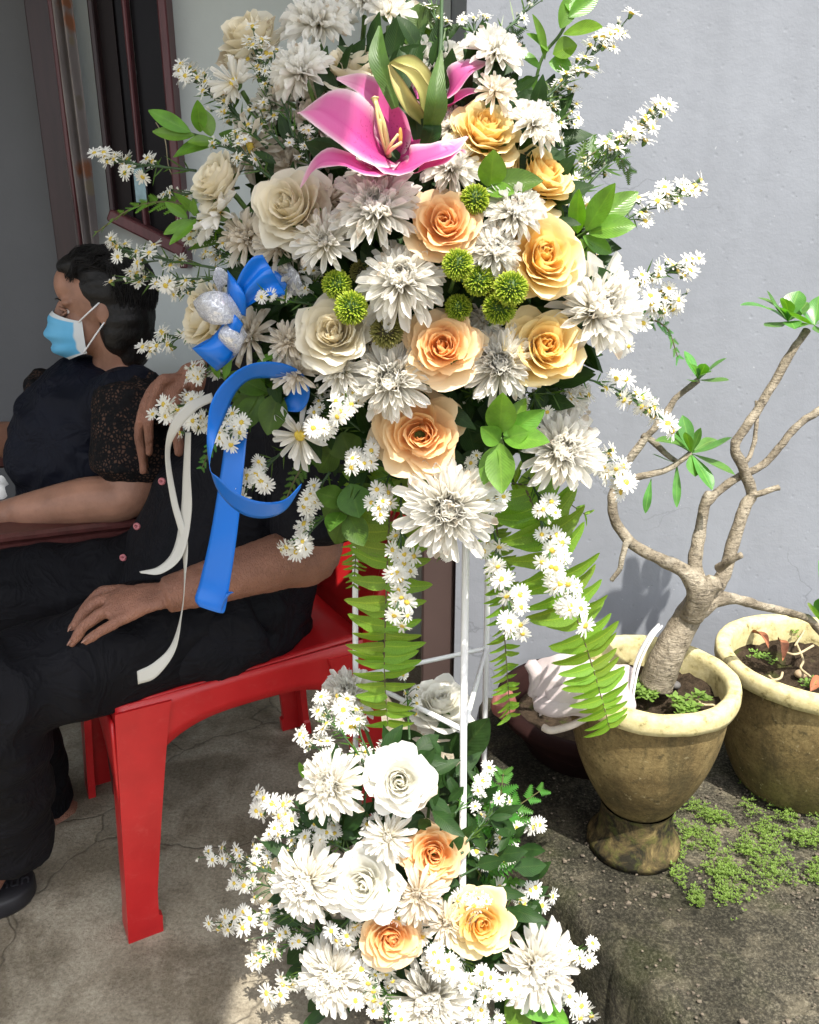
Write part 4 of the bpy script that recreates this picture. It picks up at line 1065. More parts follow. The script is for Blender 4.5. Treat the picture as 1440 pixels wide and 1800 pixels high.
def upY(x, y): return 1.0 - .19*math.sqrt(max(0, 1-((x-730)/470)**2-((y-470)/520)**2))
def loY(x, y): return .98 - .15*math.sqrt(max(0, 1-((x-700)/400)**2-((y-1560)/420)**2))
def dome(x, y): return upY(x, y) if y < 1120 else loY(x, y)
def core(x, y):
    return V((UPC.x, UPC.y, max(min(at(x, y, 1.0).z-.08, UPC.z+.14), UPC.z-.14))) if y < 1120 else LOC+V((0, 0, .04))
def facing(tx, ty): return (VB + VR*tx + VU*ty).normalized()
def stem_to(parent, p, n, x, y, r=.0028, mat='stem_green'):
    c = core(x, y); a = V(p)-n*.004
    part('stem', curve_tube([(*a, r), (*(a-n*.05), r), (*(a.lerp(c, .65)-n*.02), r), (*c, r)], 12, 6), MAT[mat], parent)

# ------------------------------------------------------------------ roses
def rose_petals(seed, N_=36, openness=1.0):
    rn = random.Random(seed); out = []
    for k in range(N_):
        f = k/(N_-1); az = k*2.39996+rn.uniform(-.9, .9)*(1-.4*f); cx_, cy_ = rn.gauss(0, .0024)*(1-f), rn.gauss(0, .0024)*(1-f)
        al = rad(-6+80*f**1.15*openness)+rn.uniform(-.12, .12)*(.3+f); Lp = (.021+.021*f**.7)*rn.uniform(.90, 1.08); wm = (.012+.0145*f)*rn.uniform(.9, 1.15)
        curl = rad(5+95*f**1.3)*rn.uniform(.45, 1.25); r0 = .0012+.0035*f; z0 = -.007*f
        sk = rn.uniform(-.3, .3); sd = rn.uniform(0, 50); wv = rn.uniform(.6, 1.4)
        prof = []; r, z = r0, z0; nv = 13
        for i in range(nv):
            v = i/(nv-1); prof.append((r, z))
            b = al + rad(52)*(1-v)**1.5 - rad(24)*math.sin(PI*v)*(1-f*.4) + curl*max(0, (v-.74)/.26)**2
            r += math.sin(b)*Lp/(nv-1); z += math.cos(b)*Lp/(nv-1)
        t_ = []; u_ = []
        def fn(u, v):
            ve = v*(1-.26*abs(u)**2.2 + .10*noise.noise(V((u*1.8, sd, 0))) + .05*noise.noise(V((u*5, sd, 3))))
            ve = min(max(ve, 0), 1); x = ve*(nv-1); i = min(int(x), nv-2); q = x-i
            r = prof[i][0]*(1-q)+prof[i+1][0]*q; z = prof[i][1]*(1-q)+prof[i+1][1]*q
            wd = wm*(.30+.70*math.sin(PI*.5*min(1, v*1.5)))
            ang = min(1.7, wd/max(r, .0045))*u
            rr = r*(1+.16*u*(1-f*.6)) + wv*(.0026*f*v*v*math.sin(u*4.2+sd)+ .0022*v*noise.noise(V((u*2.4, v*3, sd))))
            a = az+ang+sk*v
            t_.append(min(1, v*.55+.45*f)); u_.append(abs(u))
            return V((cx_+rr*math.cos(a), cy_+rr*math.sin(a), z-.019 + wv*.004*f*v*noise.noise(V((u*2.2+9, v*2, sd)))))
        g = grid(fn, 9, 11)
        out.append(mesh('petal', g, True, {'t': t_, 'u': u_}))
    return out
ROSE = [rose_petals(s, 36, o) for s, o in ((1, 1.0), (2, .94), (3, 1.05), (4, .9), (5, .97), (6, 1.02), (7, .88))]
sep_g, sep_a = leaf_vf((0, 0, 0), (.028, 0, .004), .009, (0, 0, 1), bend=-.15, fold=.1)
SEPAL = mesh('sepal', sep_g, True, sep_a)
hip_m = mesh('receptacle', ellip((0, 0, -.024), (.0085, .0085, .009), 12, 8))
NROSE = [0]
def rose(x, y, rpx, tx, ty, mat, label, var, group=None, Y=None):
    p = at(x, y, (Y or dome(x, y))); n = facing(tx, ty); s = rpx*1.09*pxm(p)/.0385
    t = thing('rose', label, 'rose', p, group)
    M = basis(n, RND.uniform(0, 6.28)) @ Matrix.Scale(s, 4)
    NROSE[0] += 1
    for m in ROSE[NROSE[0] % 7]: mk('petal', m, t, MAT[mat], M @ Matrix.Rotation(RND.uniform(-.2, .2), 4, 'Z') @ Matrix.Rotation(RND.uniform(-.05, .05), 4, 'X'))
    mk('receptacle', hip_m, t, MAT['stem_green'], M)
    for k in range(5): mk('sepal', SEPAL, t, MAT['leaf_mid'], M @ Matrix.Translation((0, 0, -.021)) @ Matrix.Rotation(k*1.257+.3, 4, 'Z') @ Matrix.Rotation(RND.uniform(.0, .5), 4, 'Y'))
    stem_to(t, p-n*.028*s, n, x, y)
ROSES = [
 (858, 213, 60, .25, .45, 'petal_yellow', 'golden peach rose just right of the pink lily', 0, .86),
 (962, 292, 66, .55, .45, 'petal_yellow', 'pale golden rose tilted right below the uppermost peach rose', 2, .88),
 (780, 385, 62, .0, .08, 'petal_peach', 'peach rose between the big white mum and the small green button flower', 3, None),
 (964, 442, 70, .15, .1, 'petal_yellow', 'large golden peach rose at the right edge above the green button cluster', 0, None),
 (780, 604, 64, .0, .05, 'petal_peach', 'peach rose with a deep orange heart below the green button flowers', 3, None),
 (965, 604, 68, .12, .05, 'petal_yellow', 'golden peach rose left of the large sunlit mum', 2, None),
 (738, 762, 74, .0, -.1, 'petal_peach', 'lowest peach rose of the upper bouquet, above the hanging white mum', 1, None),
 (425, 45, 62, -.55, .75, 'petal_cream', 'cream rose at the top left seen from the side', 3, .97),
 (618, 95, 60, -.05, 1.1, 'petal_cream', 'cream rose opening upwards behind the lily petals', 0, .93),
 (366, 303, 54, -.95, .55, 'petal_cream', 'greenish cream rose turned left beside the pointed leaves', 2, None),
 (497, 352, 68, -.35, .12, 'petal_cream', 'big cream rose left of the lily\'s drooping petal', 1, None),
 (338, 555, 62, -1.6, .05, 'petal_cream', 'cream rose turned sideways left of the ribbon bow', 2, None),
 (580, 578, 66, -.12, .12, 'petal_cream', 'cream rose with a buff heart below two green button flowers', 3, None),
 (775, 1222, 56, .1, 1.5, 'petal_white', 'white rose opening upwards inside the triangular brace of the stand', 1, 1.03),
 (703, 1374, 56, .05, .25, 'petal_white', 'white rose at the top of the lower bouquet', 0, None),
 (633, 1558, 58, -.3, .25, 'petal_white', 'white rose left of centre in the lower bouquet', 1, None),
 (765, 1505, 53, .0, .2, 'petal_peach', 'peach rose left of the front leg of the stand', 2, .87),
 (690, 1655, 50, .15, .15, 'petal_peach', 'deep peach rose low in the middle of the lower bouquet', 3, None),
 (850, 1630, 54, .15, .15, 'petal_yellow', 'golden yellow rose at the right of the lower bouquet', 0, None),
]
for x, y, r, tx, ty, m, lab, var, Y in ROSES: rose(x, y, r, tx, ty, m, lab, var, 'roses', Y)

# ------------------------------------------------------------------ chrysanthemums
def mum_petal(curl, cup, w, seed):
    t_ = []; u_ = []
    def fn(u, v):
        v = v**.72
        wd = w*(.42+.58*math.sin(PI*.5*min(1, v*1.4)))*(max(0, 1-max(0, (v-.74)/.26)**2.2)*.97+.03)**.5
        a = curl*v*v; x = v-.18*curl*curl*v**3*.5; z = curl*.5*v*v + cup*wd*(u*u)*1.2
        t_.append(v); u_.append(abs(u)); return V((x, u*wd, z - .05*wd*math.cos(u*4.7)))
    g = grid(fn, 5, 7); return mesh('petal', g, True, {'t': t_, 'u': u_})
MUMP = [mum_petal(c, k, w_, i) for i, (c, k, w_) in enumerate([(.6, 1.9, .10), (.4, 1.5, .105), (.2, 1.5, .10), (-.12, 1.1, .10), (.85, 2.2, .11), (.05, 1.7, .11)])]
DAISYP = [mum_petal(c, .7, .15, i) for i, c in enumerate((.1, -.1, .2))]
calyx_m = mesh('calyx', ellip((0, 0, -.006), (.010, .010, .0075), 12, 8))
def mum_heart(seed, dens, size):
    """small incurved florets of the middle, too fine to pick apart"""
    rn = random.Random(seed); vv, ff, tt, uu = [], [], [], []
    for k in range(dens):
        f = k/dens; az = k*2.39996; e = rad(88-38*f)+rn.uniform(-.15, .15); L = size*(.55+.55*f)*rn.uniform(.85, 1.1); rb = size*.42*math.sqrt(f)
        M = Matrix.Translation((rb*math.cos(az), rb*math.sin(az), .001)) @ Matrix.Rotation(az, 4, 'Z') @ Matrix.Rotation(-e, 4, 'Y') @ Matrix.Scale(L, 4)
        w = .24
        n0 = len(vv)
        for v in (0, .35, .7, 1.):
            wd = w*(.5+.5*math.sin(PI*.5*min(1, v*1.6)))*(1 if v < .95 else .5)
            for u in (-1, 0, 1):
                vv.append(M @ V((v-.12*v*v, u*wd, .42*v*v+.9*wd*u*u))); tt.append(.15+.75*v*(.35+.65*f)); uu.append(abs(u))
        for j in range(3):
            for i in range(2):
                a = n0+j*3+i; ff.append((a, a+1, a+4, a+3))
    return mesh('heart_petals', (vv, ff), True, {'t': tt, 'u': uu})
HEART = [mum_heart(s, 80, .020) for s in range(3)]; HEART_S = [mum_heart(10+s, 40, .014) for s in range(2)]
MUMN = [0]
def mum(x, y, rpx, tx, ty, label, kind='full', mat='mum_white', Y=None, name='chrysanthemum', cat='chrysanthemum'):
    p = at(x, y, (Y or dome(x, y)+.012)); n = facing(tx, ty); R_ = rpx*1.08*pxm(p); MUMN[0] += 1
    rn = random.Random(MUMN[0]*7)
    t = thing(name, label, cat, p, 'white chrysanthemums')
    M = basis(n, rn.uniform(0, 6.28)); s = R_/.041
    S = Matrix.Scale(s, 4)
    if kind == 'full': cnt, e0, e1, l0, l1, hearts = 150, 74, -22, .018, .040, HEART
    elif kind == 'spray': cnt, e0, e1, l0, l1, hearts = 60, 62, -14, .021, .040, HEART_S
    elif kind == 'flat': cnt, e0, e1, l0, l1, hearts = 26, 24, -12, .034, .041, None
    e0 += rn.uniform(-10, 8); e1 += rn.uniform(-14, 16); lop = rn.uniform(0, 6.28); lk = rn.uniform(0, .16); l0 *= rn.uniform(.85, 1.1)
    for k in range(cnt):
        if k > cnt*.6 and rn.random() < .05: continue
        f = (k+.5)/cnt; az = k*2.39996+rn.uniform(-.2, .2)
        e = rad(e0+(e1-e0)*f**.75)+rn.uniform(-.16, .16); L = (l0+(l1-l0)*f)*rn.uniform(.82, 1.12)*(1+lk*math.cos(az-lop)); rb = .0045+.0035*f
        pm = rn.choice((0, 0, 1, 4) if f < .4 else (0, 1, 2, 5) if f < .75 else (1, 2, 3, 5))
        mk('petal', MUMP[pm], t, MAT[mat], M @ S @ Matrix.Translation((rb*math.cos(az), rb*math.sin(az), .003*(1-f)-.003)) @ Matrix.Rotation(az, 4, 'Z') @ Matrix.Rotation(-e, 4, 'Y') @ Matrix.Rotation(rn.uniform(-.35, .35), 4, 'X') @ Matrix.Diagonal((L, L*rn.uniform(.85, 1.15), L, 1)))
    if hearts: tag(mk('heart_petals', rn.choice(hearts), t, MAT[mat], M @ S), kind='stuff')
    else: mk('disc', DISC, t, MAT['daisy_disc'], M @ Matrix.Translation((0, 0, .001)) @ Matrix.Scale(s*2.2, 4))
    mk('calyx', calyx_m, t, MAT['stem_green'], M @ S)
    stem_to(t, p-n*.01, n, x, y)
def disc():
    v, f = ellip((0, 0, 0), (.0036, .0036, .0020), 14, 8)
    return mesh('disc', (v, f))
DISC = disc()
MUMS = [
 (560, 36, 62, -.1, .75, 'white mum at the very top left of centre above a cream rose', 'full', 'mum_white', .97),
 (683, 20, 46, .0, .85, 'white mum at the top edge above the olive lily leaf', 'spray', 'mum_white', .97),
 (528, 122, 52, -.4, .45, 'white mum left of the upward opening cream rose', 'full', 'mum_white', None),
 (765, 112, 66, .0, .85, 'white mum tinged pink directly behind the lily bud', 'full', 'mum_white', .95),
 (872, 88, 50, .35, .75, 'white mum at the upper right above the golden peach rose', 'full', 'mum_white', None),
 (870, 158, 38, .3, .4, 'small cream mum between the far lily petal and the golden peach rose', 'spray', 'mum_cream', None),
 (560, 215, 62, -.25, .35, 'shaded cream mum half hidden behind the broad left lily petal', 'full', 'mum_cream', .93),
 (575, 165, 46, -.15, .5, 'shaded cream mum under the upward opening cream rose', 'full', 'mum_cream', .95),
 (662, 366, 72, .0, .15, 'big white mum directly under the lily', 'full', 'mum_white', None),
 (578, 352, 40, -.1, .1, 'dull cream mum shadowed between cream rose and big white mum', 'spray', 'mum_cream', .87),
 (572, 425, 56, -.1, .05, 'white spray mum with long loose petals left of the second big mum', 'spray', 'mum_white', .83),
 (705, 490, 72, -.05, .08, 'big white mum in the middle beside the green button flowers', 'full', 'mum_white', None),
 (905, 372, 52, .2, .3, 'bright mum between two golden roses at the right', 'full', 'mum_white', None),
 (868, 440, 50, .1, .1, 'sunlit mum between the two roses above the green button cluster', 'full', 'mum_white', None),
 (940, 215, 46, .5, .5, 'sunlit mum to the right of the uppermost peach rose', 'full', 'mum_white', None),
 (1050, 545, 82, .45, .15, 'largest sunlit mum at the right edge of the upper bouquet', 'full', 'mum_white', None),
 (880, 640, 62, -.1, .0, 'white mum squeezed between the two lower peach roses', 'full', 'mum_white', .85),
 (688, 668, 70, -.1, .0, 'big white mum above the lowest peach rose', 'full', 'mum_white', None),
 (600, 650, 52, -.15, .05, 'white mum left of the lowest row, beside the cream rose', 'spray', 'mum_white', None),
 (788, 895, 82, .0, .0, 'white mum hanging lowest in the centre of the upper bouquet', 'full', 'mum_white', .84),
 (985, 790, 68, .15, .15, 'white mum at the lower right beside the glossy green leaves', 'full', 'mum_white', None),
 (528, 765, 52, -.25, -.3, 'white flat mum right of the blue ribbon loop', 'flat', 'mum_white', None),
 (438, 590, 48, -.2, .1, 'cream mum beside the silver ribbon loops', 'spray', 'mum_cream', .87),
 (505, 600, 36, -.2, .05, 'small cream mum right of the silver ribbon loops', 'spray', 'mum_cream', None),
 (520, 655, 42, -.3, .1, 'cream mum just above the right end of the blue ribbon loop', 'spray', 'mum_cream', None),
 (412, 145, 42, -.5, .3, 'white flat mum among daisies at the upper left', 'flat', 'mum_white', None),
 (440, 260, 48, -.45, -.2, 'cream flat mum seen from behind above the greenish cream rose', 'flat', 'mum_cream', .93),
 (432, 415, 46, -.4, .1, 'cream mum below left of the big cream rose', 'spray', 'mum_cream', .90),
 (490, 432, 42, -.2, .0, 'cream mum directly below the big cream rose', 'spray', 'mum_cream', .87),
 (385, 372, 54, -1.3, .35, 'white daisy-like mum seen sideways below the greenish cream rose', 'flat', 'mum_white', .90),
 (795, 290, 52, .1, .35, 'bright mum under the right-hand lily petals', 'full', 'mum_white', .85),
 (795, 222, 40, .1, .3, 'small white mum right of the lily\'s olive leaf', 'full', 'mum_white', .89),
 (520, 482, 40, .1, .1, 'shaded white flat mum behind the blue bow', 'flat', 'mum_white', .88),
 (505, 285, 40, -.3, .2, 'small cream mum above the big cream rose', 'spray', 'mum_cream', .93),
 (480, 175, 40, -.3, .3, 'small white mum between daisies left of the shaded cream mums', 'full', 'mum_white', .94),
 (640, 2, 40, .0, .8, 'white mum cut by the top picture edge', 'full', 'mum_white', .99),
 (640, 300, 34, -.1, .2, 'small white mum peeping out below the lily petals', 'spray', 'mum_white', .87),
 (835, 300, 36, .1, .2, 'small white mum beside the broad curled leaf', 'spray', 'mum_white', .87),
 (850, 560, 40, .1, .1, 'white mum under the lowest green button flower', 'spray', 'mum_white', .87),
 (640, 590, 38, -.1, .1, 'small white mum right of the cream rose with buff heart', 'spray', 'mum_white', .88),
 (1000, 700, 40, .2, .0, 'small white mum below the golden rose by the largest mum', 'spray', 'mum_white', .93),
 (560, 520, 36, -.1, .1, 'small cream mum between spray mum and cream rose', 'spray', 'mum_cream', .89),
 (580, 1378, 55, -.3, .5, 'white mum at the upper left of the lower bouquet', 'full', 'mum_white', None),
 (538, 1550, 62, -.35, .1, 'white mum at the left edge of the lower bouquet', 'full', 'mum_white', None),
 (682, 1472, 44, -.1, .2, 'small white mum between the two white roses of the lower bouquet', 'spray', 'mum_white', None),
 (735, 1572, 44, .1, .2, 'cream mum above the deep peach rose in the lower bouquet', 'spray', 'mum_cream', None),
 (585, 1716, 62, -.25, .1, 'white mum at the bottom left of the lower bouquet', 'full', 'mum_white', None),
 (757, 1758, 70, .0, .15, 'white mum at the bottom centre cut by the lower picture edge', 'full', 'mum_white', None),
 (945, 1700, 66, .3, .15, 'sunlit white mum at the bottom right of the lower bouquet', 'full', 'mum_white', None),
 (615, 1222, 50, -.2, .7, 'white mum behind the fern at the left stand leg', 'full', 'mum_white', 1.04),
 (785, 1622, 40, .05, .2, 'cream mum between the deep peach and golden yellow roses', 'spray', 'mum_cream', .86),
]
for m in MUMS:
    if m[2]: mum(*m[:6], m[6], m[7], m[8])

# ------------------------------------------------------------------ green button flowers
def pompon(seed):
    rn = random.Random(seed); v, f, t = [], [], []
    n = 420
    for k in range(n):
        z = 1-1.65*(k+.5)/n; rr = math.sqrt(max(0, 1-z*z)); a = k*2.39996
        d = V((rr*math.cos(a), rr*math.sin(a), z)); d = (d+V((rn.uniform(-.12, .12), rn.uniform(-.12, .12), rn.uniform(-.12, .12)))).normalized()
        s = d.orthogonal().normalized(); s = Matrix.Rotation(rn.uniform(0, 6.28), 3, d) @ s; b = d.cross(s)
        L = rn.uniform(.92, 1.06); w_ = .042; i = len(v)
        v += [d*.55+s*w_*.6, d*.55-s*w_*.3+b*w_*.5, d*.55-s*w_*.3-b*w_*.5, d*(L-.05)+s*w_, d*(L-.05)-s*w_*.5+b*w_*.85, d*(L-.05)-s*w_*.5-b*w_*.85, d*L+s*.01]
        t += [.0]*3+[.75]*3+[1.]
        f += [(i, i+1, i+4, i+3), (i+1, i+2, i+5, i+4), (i+2, i, i+3, i+5), (i+3, i+4, i+6), (i+4, i+5, i+6), (i+5, i+3, i+6)]
    c, cf = ellip((0, 0, 0), (.7, .7, .7), 12, 8); n0 = len(v); v += c; t += [0.]*len(c); f += [tuple(i+n0 for i in q) for q in cf]
    return mesh('florets', (v, f), False, {'t': t})
POM = [pompon(1), pompon(2)]
for i, (x, y, r, lab, m, Y) in enumerate([
 (592, 500, 27, 'upper of two green button flowers above the cream rose with buff heart', 'pom_green', .83),
 (617, 541, 31, 'lower of two green button flowers overlapping the cream rose with buff heart', 'pom_green', .815),
 (835, 350, 27, 'single green button flower at the shoulder of a peach rose below the lily', 'pom_green', .83),
 (805, 465, 29, 'topmost green button flower of the middle cluster', 'pom_green', .80),
 (842, 493, 29, 'second green button flower of the middle cluster, tucked behind its neighbours', 'pom_green', .825),
 (898, 507, 32, 'rightmost green button flower of the middle cluster', 'pom_green', .805),
 (878, 541, 31, 'lowest green button flower of the middle cluster, in shade', 'pom_green', .825),
 (806, 541, 25, 'green button flower peeping above the peach rose with orange heart', 'pom_green', .84),
 (680, 582, 31, 'green button flower with brown rim left of the peach rose with orange heart', 'pom_brown', .83),
 (636, 478, 22, 'dull brown button flower shadowed left of the middle mum', 'pom_brown', .86)]):
    p = at(x, y, Y); n = facing((x-740)/900, .15); R_ = r*pxm(p)
    t = thing('button_flower', lab, 'button flower', p, 'green button flowers')
    tag(mk('florets', POM[i % 2], t, MAT[m], basis(n, i) @ Matrix.Diagonal((R_, R_, R_*.86, 1))), kind='stuff')
    mk('calyx', mesh('calyx', ellip((0, 0, 0), (.6, .6, .45), 12, 8)), t, MAT['stem_green'], basis(n, i) @ Matrix.Translation((0, 0, -R_*.5)) @ Matrix.Scale(R_, 4))
    stem_to(t, p, n, x, y, .002)

# ------------------------------------------------------------------ lilies
def lily_petal(parent, ctrl, widths, nrm, ruf=.12, fold=.35, mat='lily_pink', name='petal', nu=9, nv=18, seed=0):
    P = cr([tuple(at(*c)) for c in ctrl], nv); Wd = [q[0] for q in cr([(a,) for a in widths], nv)]
    path = [V(p) for p in P]; T, _n = frames(path, nrm); t_, u_ = [], []
    Ss = []; prev = None
    for q in T:
        s = q.cross(V(nrm)); s = s.normalized() if s.length > .15 or prev is None else prev; prev = s; Ss.append(s)
    Nn = [s.cross(q).normalized() for s, q in zip(Ss, T)]
    def fn(u, v):
        i = int(round(v*(nv-1))); s = Ss[i]; k = pxm(path[i])*Wd[i]/2
        t_.append(v); u_.append(abs(u))
        return path[i] + s*(u*k) + Nn[i]*(fold*k*abs(u)**1.5 - .06*k*math.exp(-(u*6)**2) + ruf*k*abs(u)**2*math.sin(v*17+seed+u*2))
    g = grid(fn, nu, nv); return part(name, g, MAT[mat], parent, True, {'t': t_, 'u': u_})
ly = thing('lily', 'large pink lily with pale wavy petal edges in the upper bouquet', 'lily', at(685, 275, .86))
LB = (688, 282, .875)
up_ = VB*.75+VU*.6
lily_petal(ly, [LB, (655, 258, .835), (605, 215, .815), (560, 190, .83), (526, 200, .86)], [40, 100, 112, 78, 6], VB+VU*.25+VR*.2, .05, .3, seed=1)
lily_petal(ly, [LB, (650, 300, .815), (600, 283, .80), (560, 287, .80), (528, 330, .81)], [44, 74, 56, 50, 5], VU*.6+VB*.8, .10, .2, seed=2)
lily_petal(ly, [LB, (700, 298, .815), (745, 280, .80), (790, 262, .80), (822, 240, .83)], [48, 78, 66, 38, 5], VU*.6+VB*.9, .10, .3, seed=3)
lily_petal(ly, [LB, (690, 235, .87), (672, 185, .87), (638, 152, .865), (592, 138, .86)], [30, 70, 60, 42, 5], VB+VU*.1, .08, .3, seed=4)
lily_petal(ly, [LB, (705, 235, .885), (692, 170, .885), (690, 128, .89)], [40, 84, 52, 5], VB+VR*.1, .06, .3, seed=5)
lily_petal(ly, [LB, (722, 245, .87), (725, 205, .88), (705, 180, .89)], [36, 66, 54, 8], VB-VR*.4, .06, .4, seed=6)
lily_petal(ly, [(735, 300, .815), (770, 285, .80), (800, 262, .80), (818, 270, .82)], [40, 44, 32, 5], VU*.5+VB*.8, .12, .3, seed=7)
for (x2, y2, dy) in ((660, 178, -.01), (668, 210, -.005), (700, 236, -.02), (706, 250, -.03)):
    part('filament', curve_tube([(*at(680, 272, .86), .0018), (*at((680+x2)/2-3, (272+y2)/2, .85+dy), .0016), (*at(x2, y2, .845+dy), .0014)], 14, 6), MAT['filament'], ly)
part('pistil', curve_tube([(*at(684, 275, .86), .0028), (*at(676, 225, .845), .0026), (*at(661, 182, .84), .0024), (*at(659, 172, .84), .0042)], 18, 8), MAT['filament'], ly)
for (x, y) in ((704, 240),): part('anther', ellip(at(x, y, .835), (.002, .002, .008), 10, 8), MAT['pollen'], ly)
stem_to(ly, at(*LB), VB, 688, 282, .0035)
l2 = thing('lily', 'second pink lily half hidden behind the olive leaf and bud', 'lily', at(770, 190, .92))
LB2 = (765, 205, .93)
lily_petal(l2, [LB2, (790, 165, .90), (820, 125, .89), (856, 110, .90)], [30, 66, 56, 8], VB+VU*.6-VR*.2, .08, .3, seed=1)
lily_petal(l2, [LB2, (790, 185, .89), (820, 165, .885), (850, 158, .90)], [30, 42, 30, 5], VB+VU*.9, .08, .3, seed=2)
lily_petal(l2, [LB2, (735, 190, .91), (728, 160, .92), (730, 140, .93)], [30, 40, 30, 5], VB, .08, .3, seed=3)
part('pistil', curve_tube([(*at(752, 190, .93), .0024), (*at(735, 110, .95), .0022), (*at(729, 75, .95), .0022), (*at(728, 66, .95), .0042)], 18, 8), MAT['filament'], l2)
stem_to(l2, at(*LB2), VB, 765, 205, .003)
bud = thing('lily_bud', 'withered yellow-green lily bud curling above the pink lily', 'lily bud', at(720, 150, .84))
BB = (735, 205, .855)
lily_petal(bud, [(742, 212, .85), (722, 185, .835), (703, 152, .83), (684, 114, .84)], [14, 26, 22, 4], VB-VR*.3, .08, .9, 'lily_bud', seed=1)
lily_petal(bud, [(684, 113, .842), (708, 112, .83), (738, 128, .83), (766, 168, .84)], [4, 22, 26, 6], VB+VU*.4, .12, .9, 'lily_bud', seed=2)
lily_petal(bud, [(748, 205, .852), (742, 165, .847), (722, 132, .847), (688, 113, .85)], [16, 30, 24, 4], VB+VR*.3, .12, .9, 'lily_bud', seed=3)
stem_to(bud, at(742, 212, .855), VB, 742, 212, .003)
ll = thing('lily_leaves', 'olive green lily leaves standing round the withered bud', 'leaves', at(740, 220, .87))
lily_petal(ll, [(695, 190, .85), (683, 150, .85), (665, 100, .85), (668, 45, .87)], [14, 30, 34, 5], VB-VR*.2, .03, .3, 'leaf_lily', 'leaf')
lily_petal(ll, [(752, 238, .84), (765, 190, .82), (768, 150, .82), (776, 88, .84)], [18, 40, 30, 4], VB+VR*.2, .03, .3, 'leaf_lily', 'leaf')
lily_petal(ll, [(735, 245, .85), (728, 200, .85), (705, 170, .86), (690, 120, .87)], [18, 30, 26, 5], VB, .03, .3, 'leaf_dark', 'leaf')
lily_petal(ll, [(742, 268, .845), (760, 230, .83), (752, 200, .84)], [16, 34, 10], VB, .03, .3, 'leaf_dark', 'leaf')
part('stem', curve_tube([(*at(742, 300, .89), .003), (*at(760, 200, .86), .0025), (*at(774, 90, .90), .002), (*at(777, -20, .97), .002)], 20, 8), MAT['stem_dark'], ll)
# ------------------------------------------------------------------ daisy sprays
def daisy_head(seed):
    rn = random.Random(seed); v, f, t, u_ = [], [], [], []
    n = rn.randint(17, 22)
    for k in range(n):
        if rn.random() < .06: continue
        a = 2*PI*k/n+rn.uniform(-.1, .1); e = rn.uniform(-.12, .40); L = rn.uniform(.82, 1.05); w_ = .098*rn.uniform(.85, 1.15)
        M = Matrix.Rotation(a, 4, 'Z') @ Matrix.Rotation(-e, 4, 'Y'); i0 = len(v)
        for s in (.18, .5, .85, 1.):
            wd = w_*(.5, .95, .9, .35)[(.18, .5, .85, 1.).index(s)]
            for u in (-1, 1):
                v.append(M @ V((s*L, u*wd, .05*u*u - .10*s*s*rn.uniform(.3, 1)))); t.append(s); u_.append(.5)
        for j in range(3): a0 = i0+2*j; f.append((a0, a0+1, a0+3, a0+2))
    return mesh('flower_head', (v, f), True, {'t': t, 'u': u_})
DH = [daisy_head(s) for s in range(6)]
def bud_head(seed):
    rn = random.Random(seed); v, f, t, u_ = [], [], [], []
    for k in range(8):
        a = 2*PI*k/8; e = 1.05+rn.uniform(-.2, .2); M = Matrix.Rotation(a, 4, 'Z') @ Matrix.Rotation(-e, 4, 'Y'); i0 = len(v)
        for s in (.0, .5, .9):
            for u in (-1, 1): v.append(M @ V((s, u*.16*(1-.5*s), .1*s))); t.append(.2+s*.8); u_.append(.5)
        for j in range(2): a0 = i0+2*j; f.append((a0, a0+1, a0+3, a0+2))
    return mesh('bud', (v, f), True, {'t': t, 'u': u_})
BH = [bud_head(s) for s in range(2)]
DD = mesh('disc', ellip((0, 0, .04), (.27, .27, .16), 12, 8))
CAL = mesh('calyx', lathe((0, 0, 0), [(.02, -.5), (.16, -.34), (.22, -.15), (.20, .0)], 8))
NSP = [0]
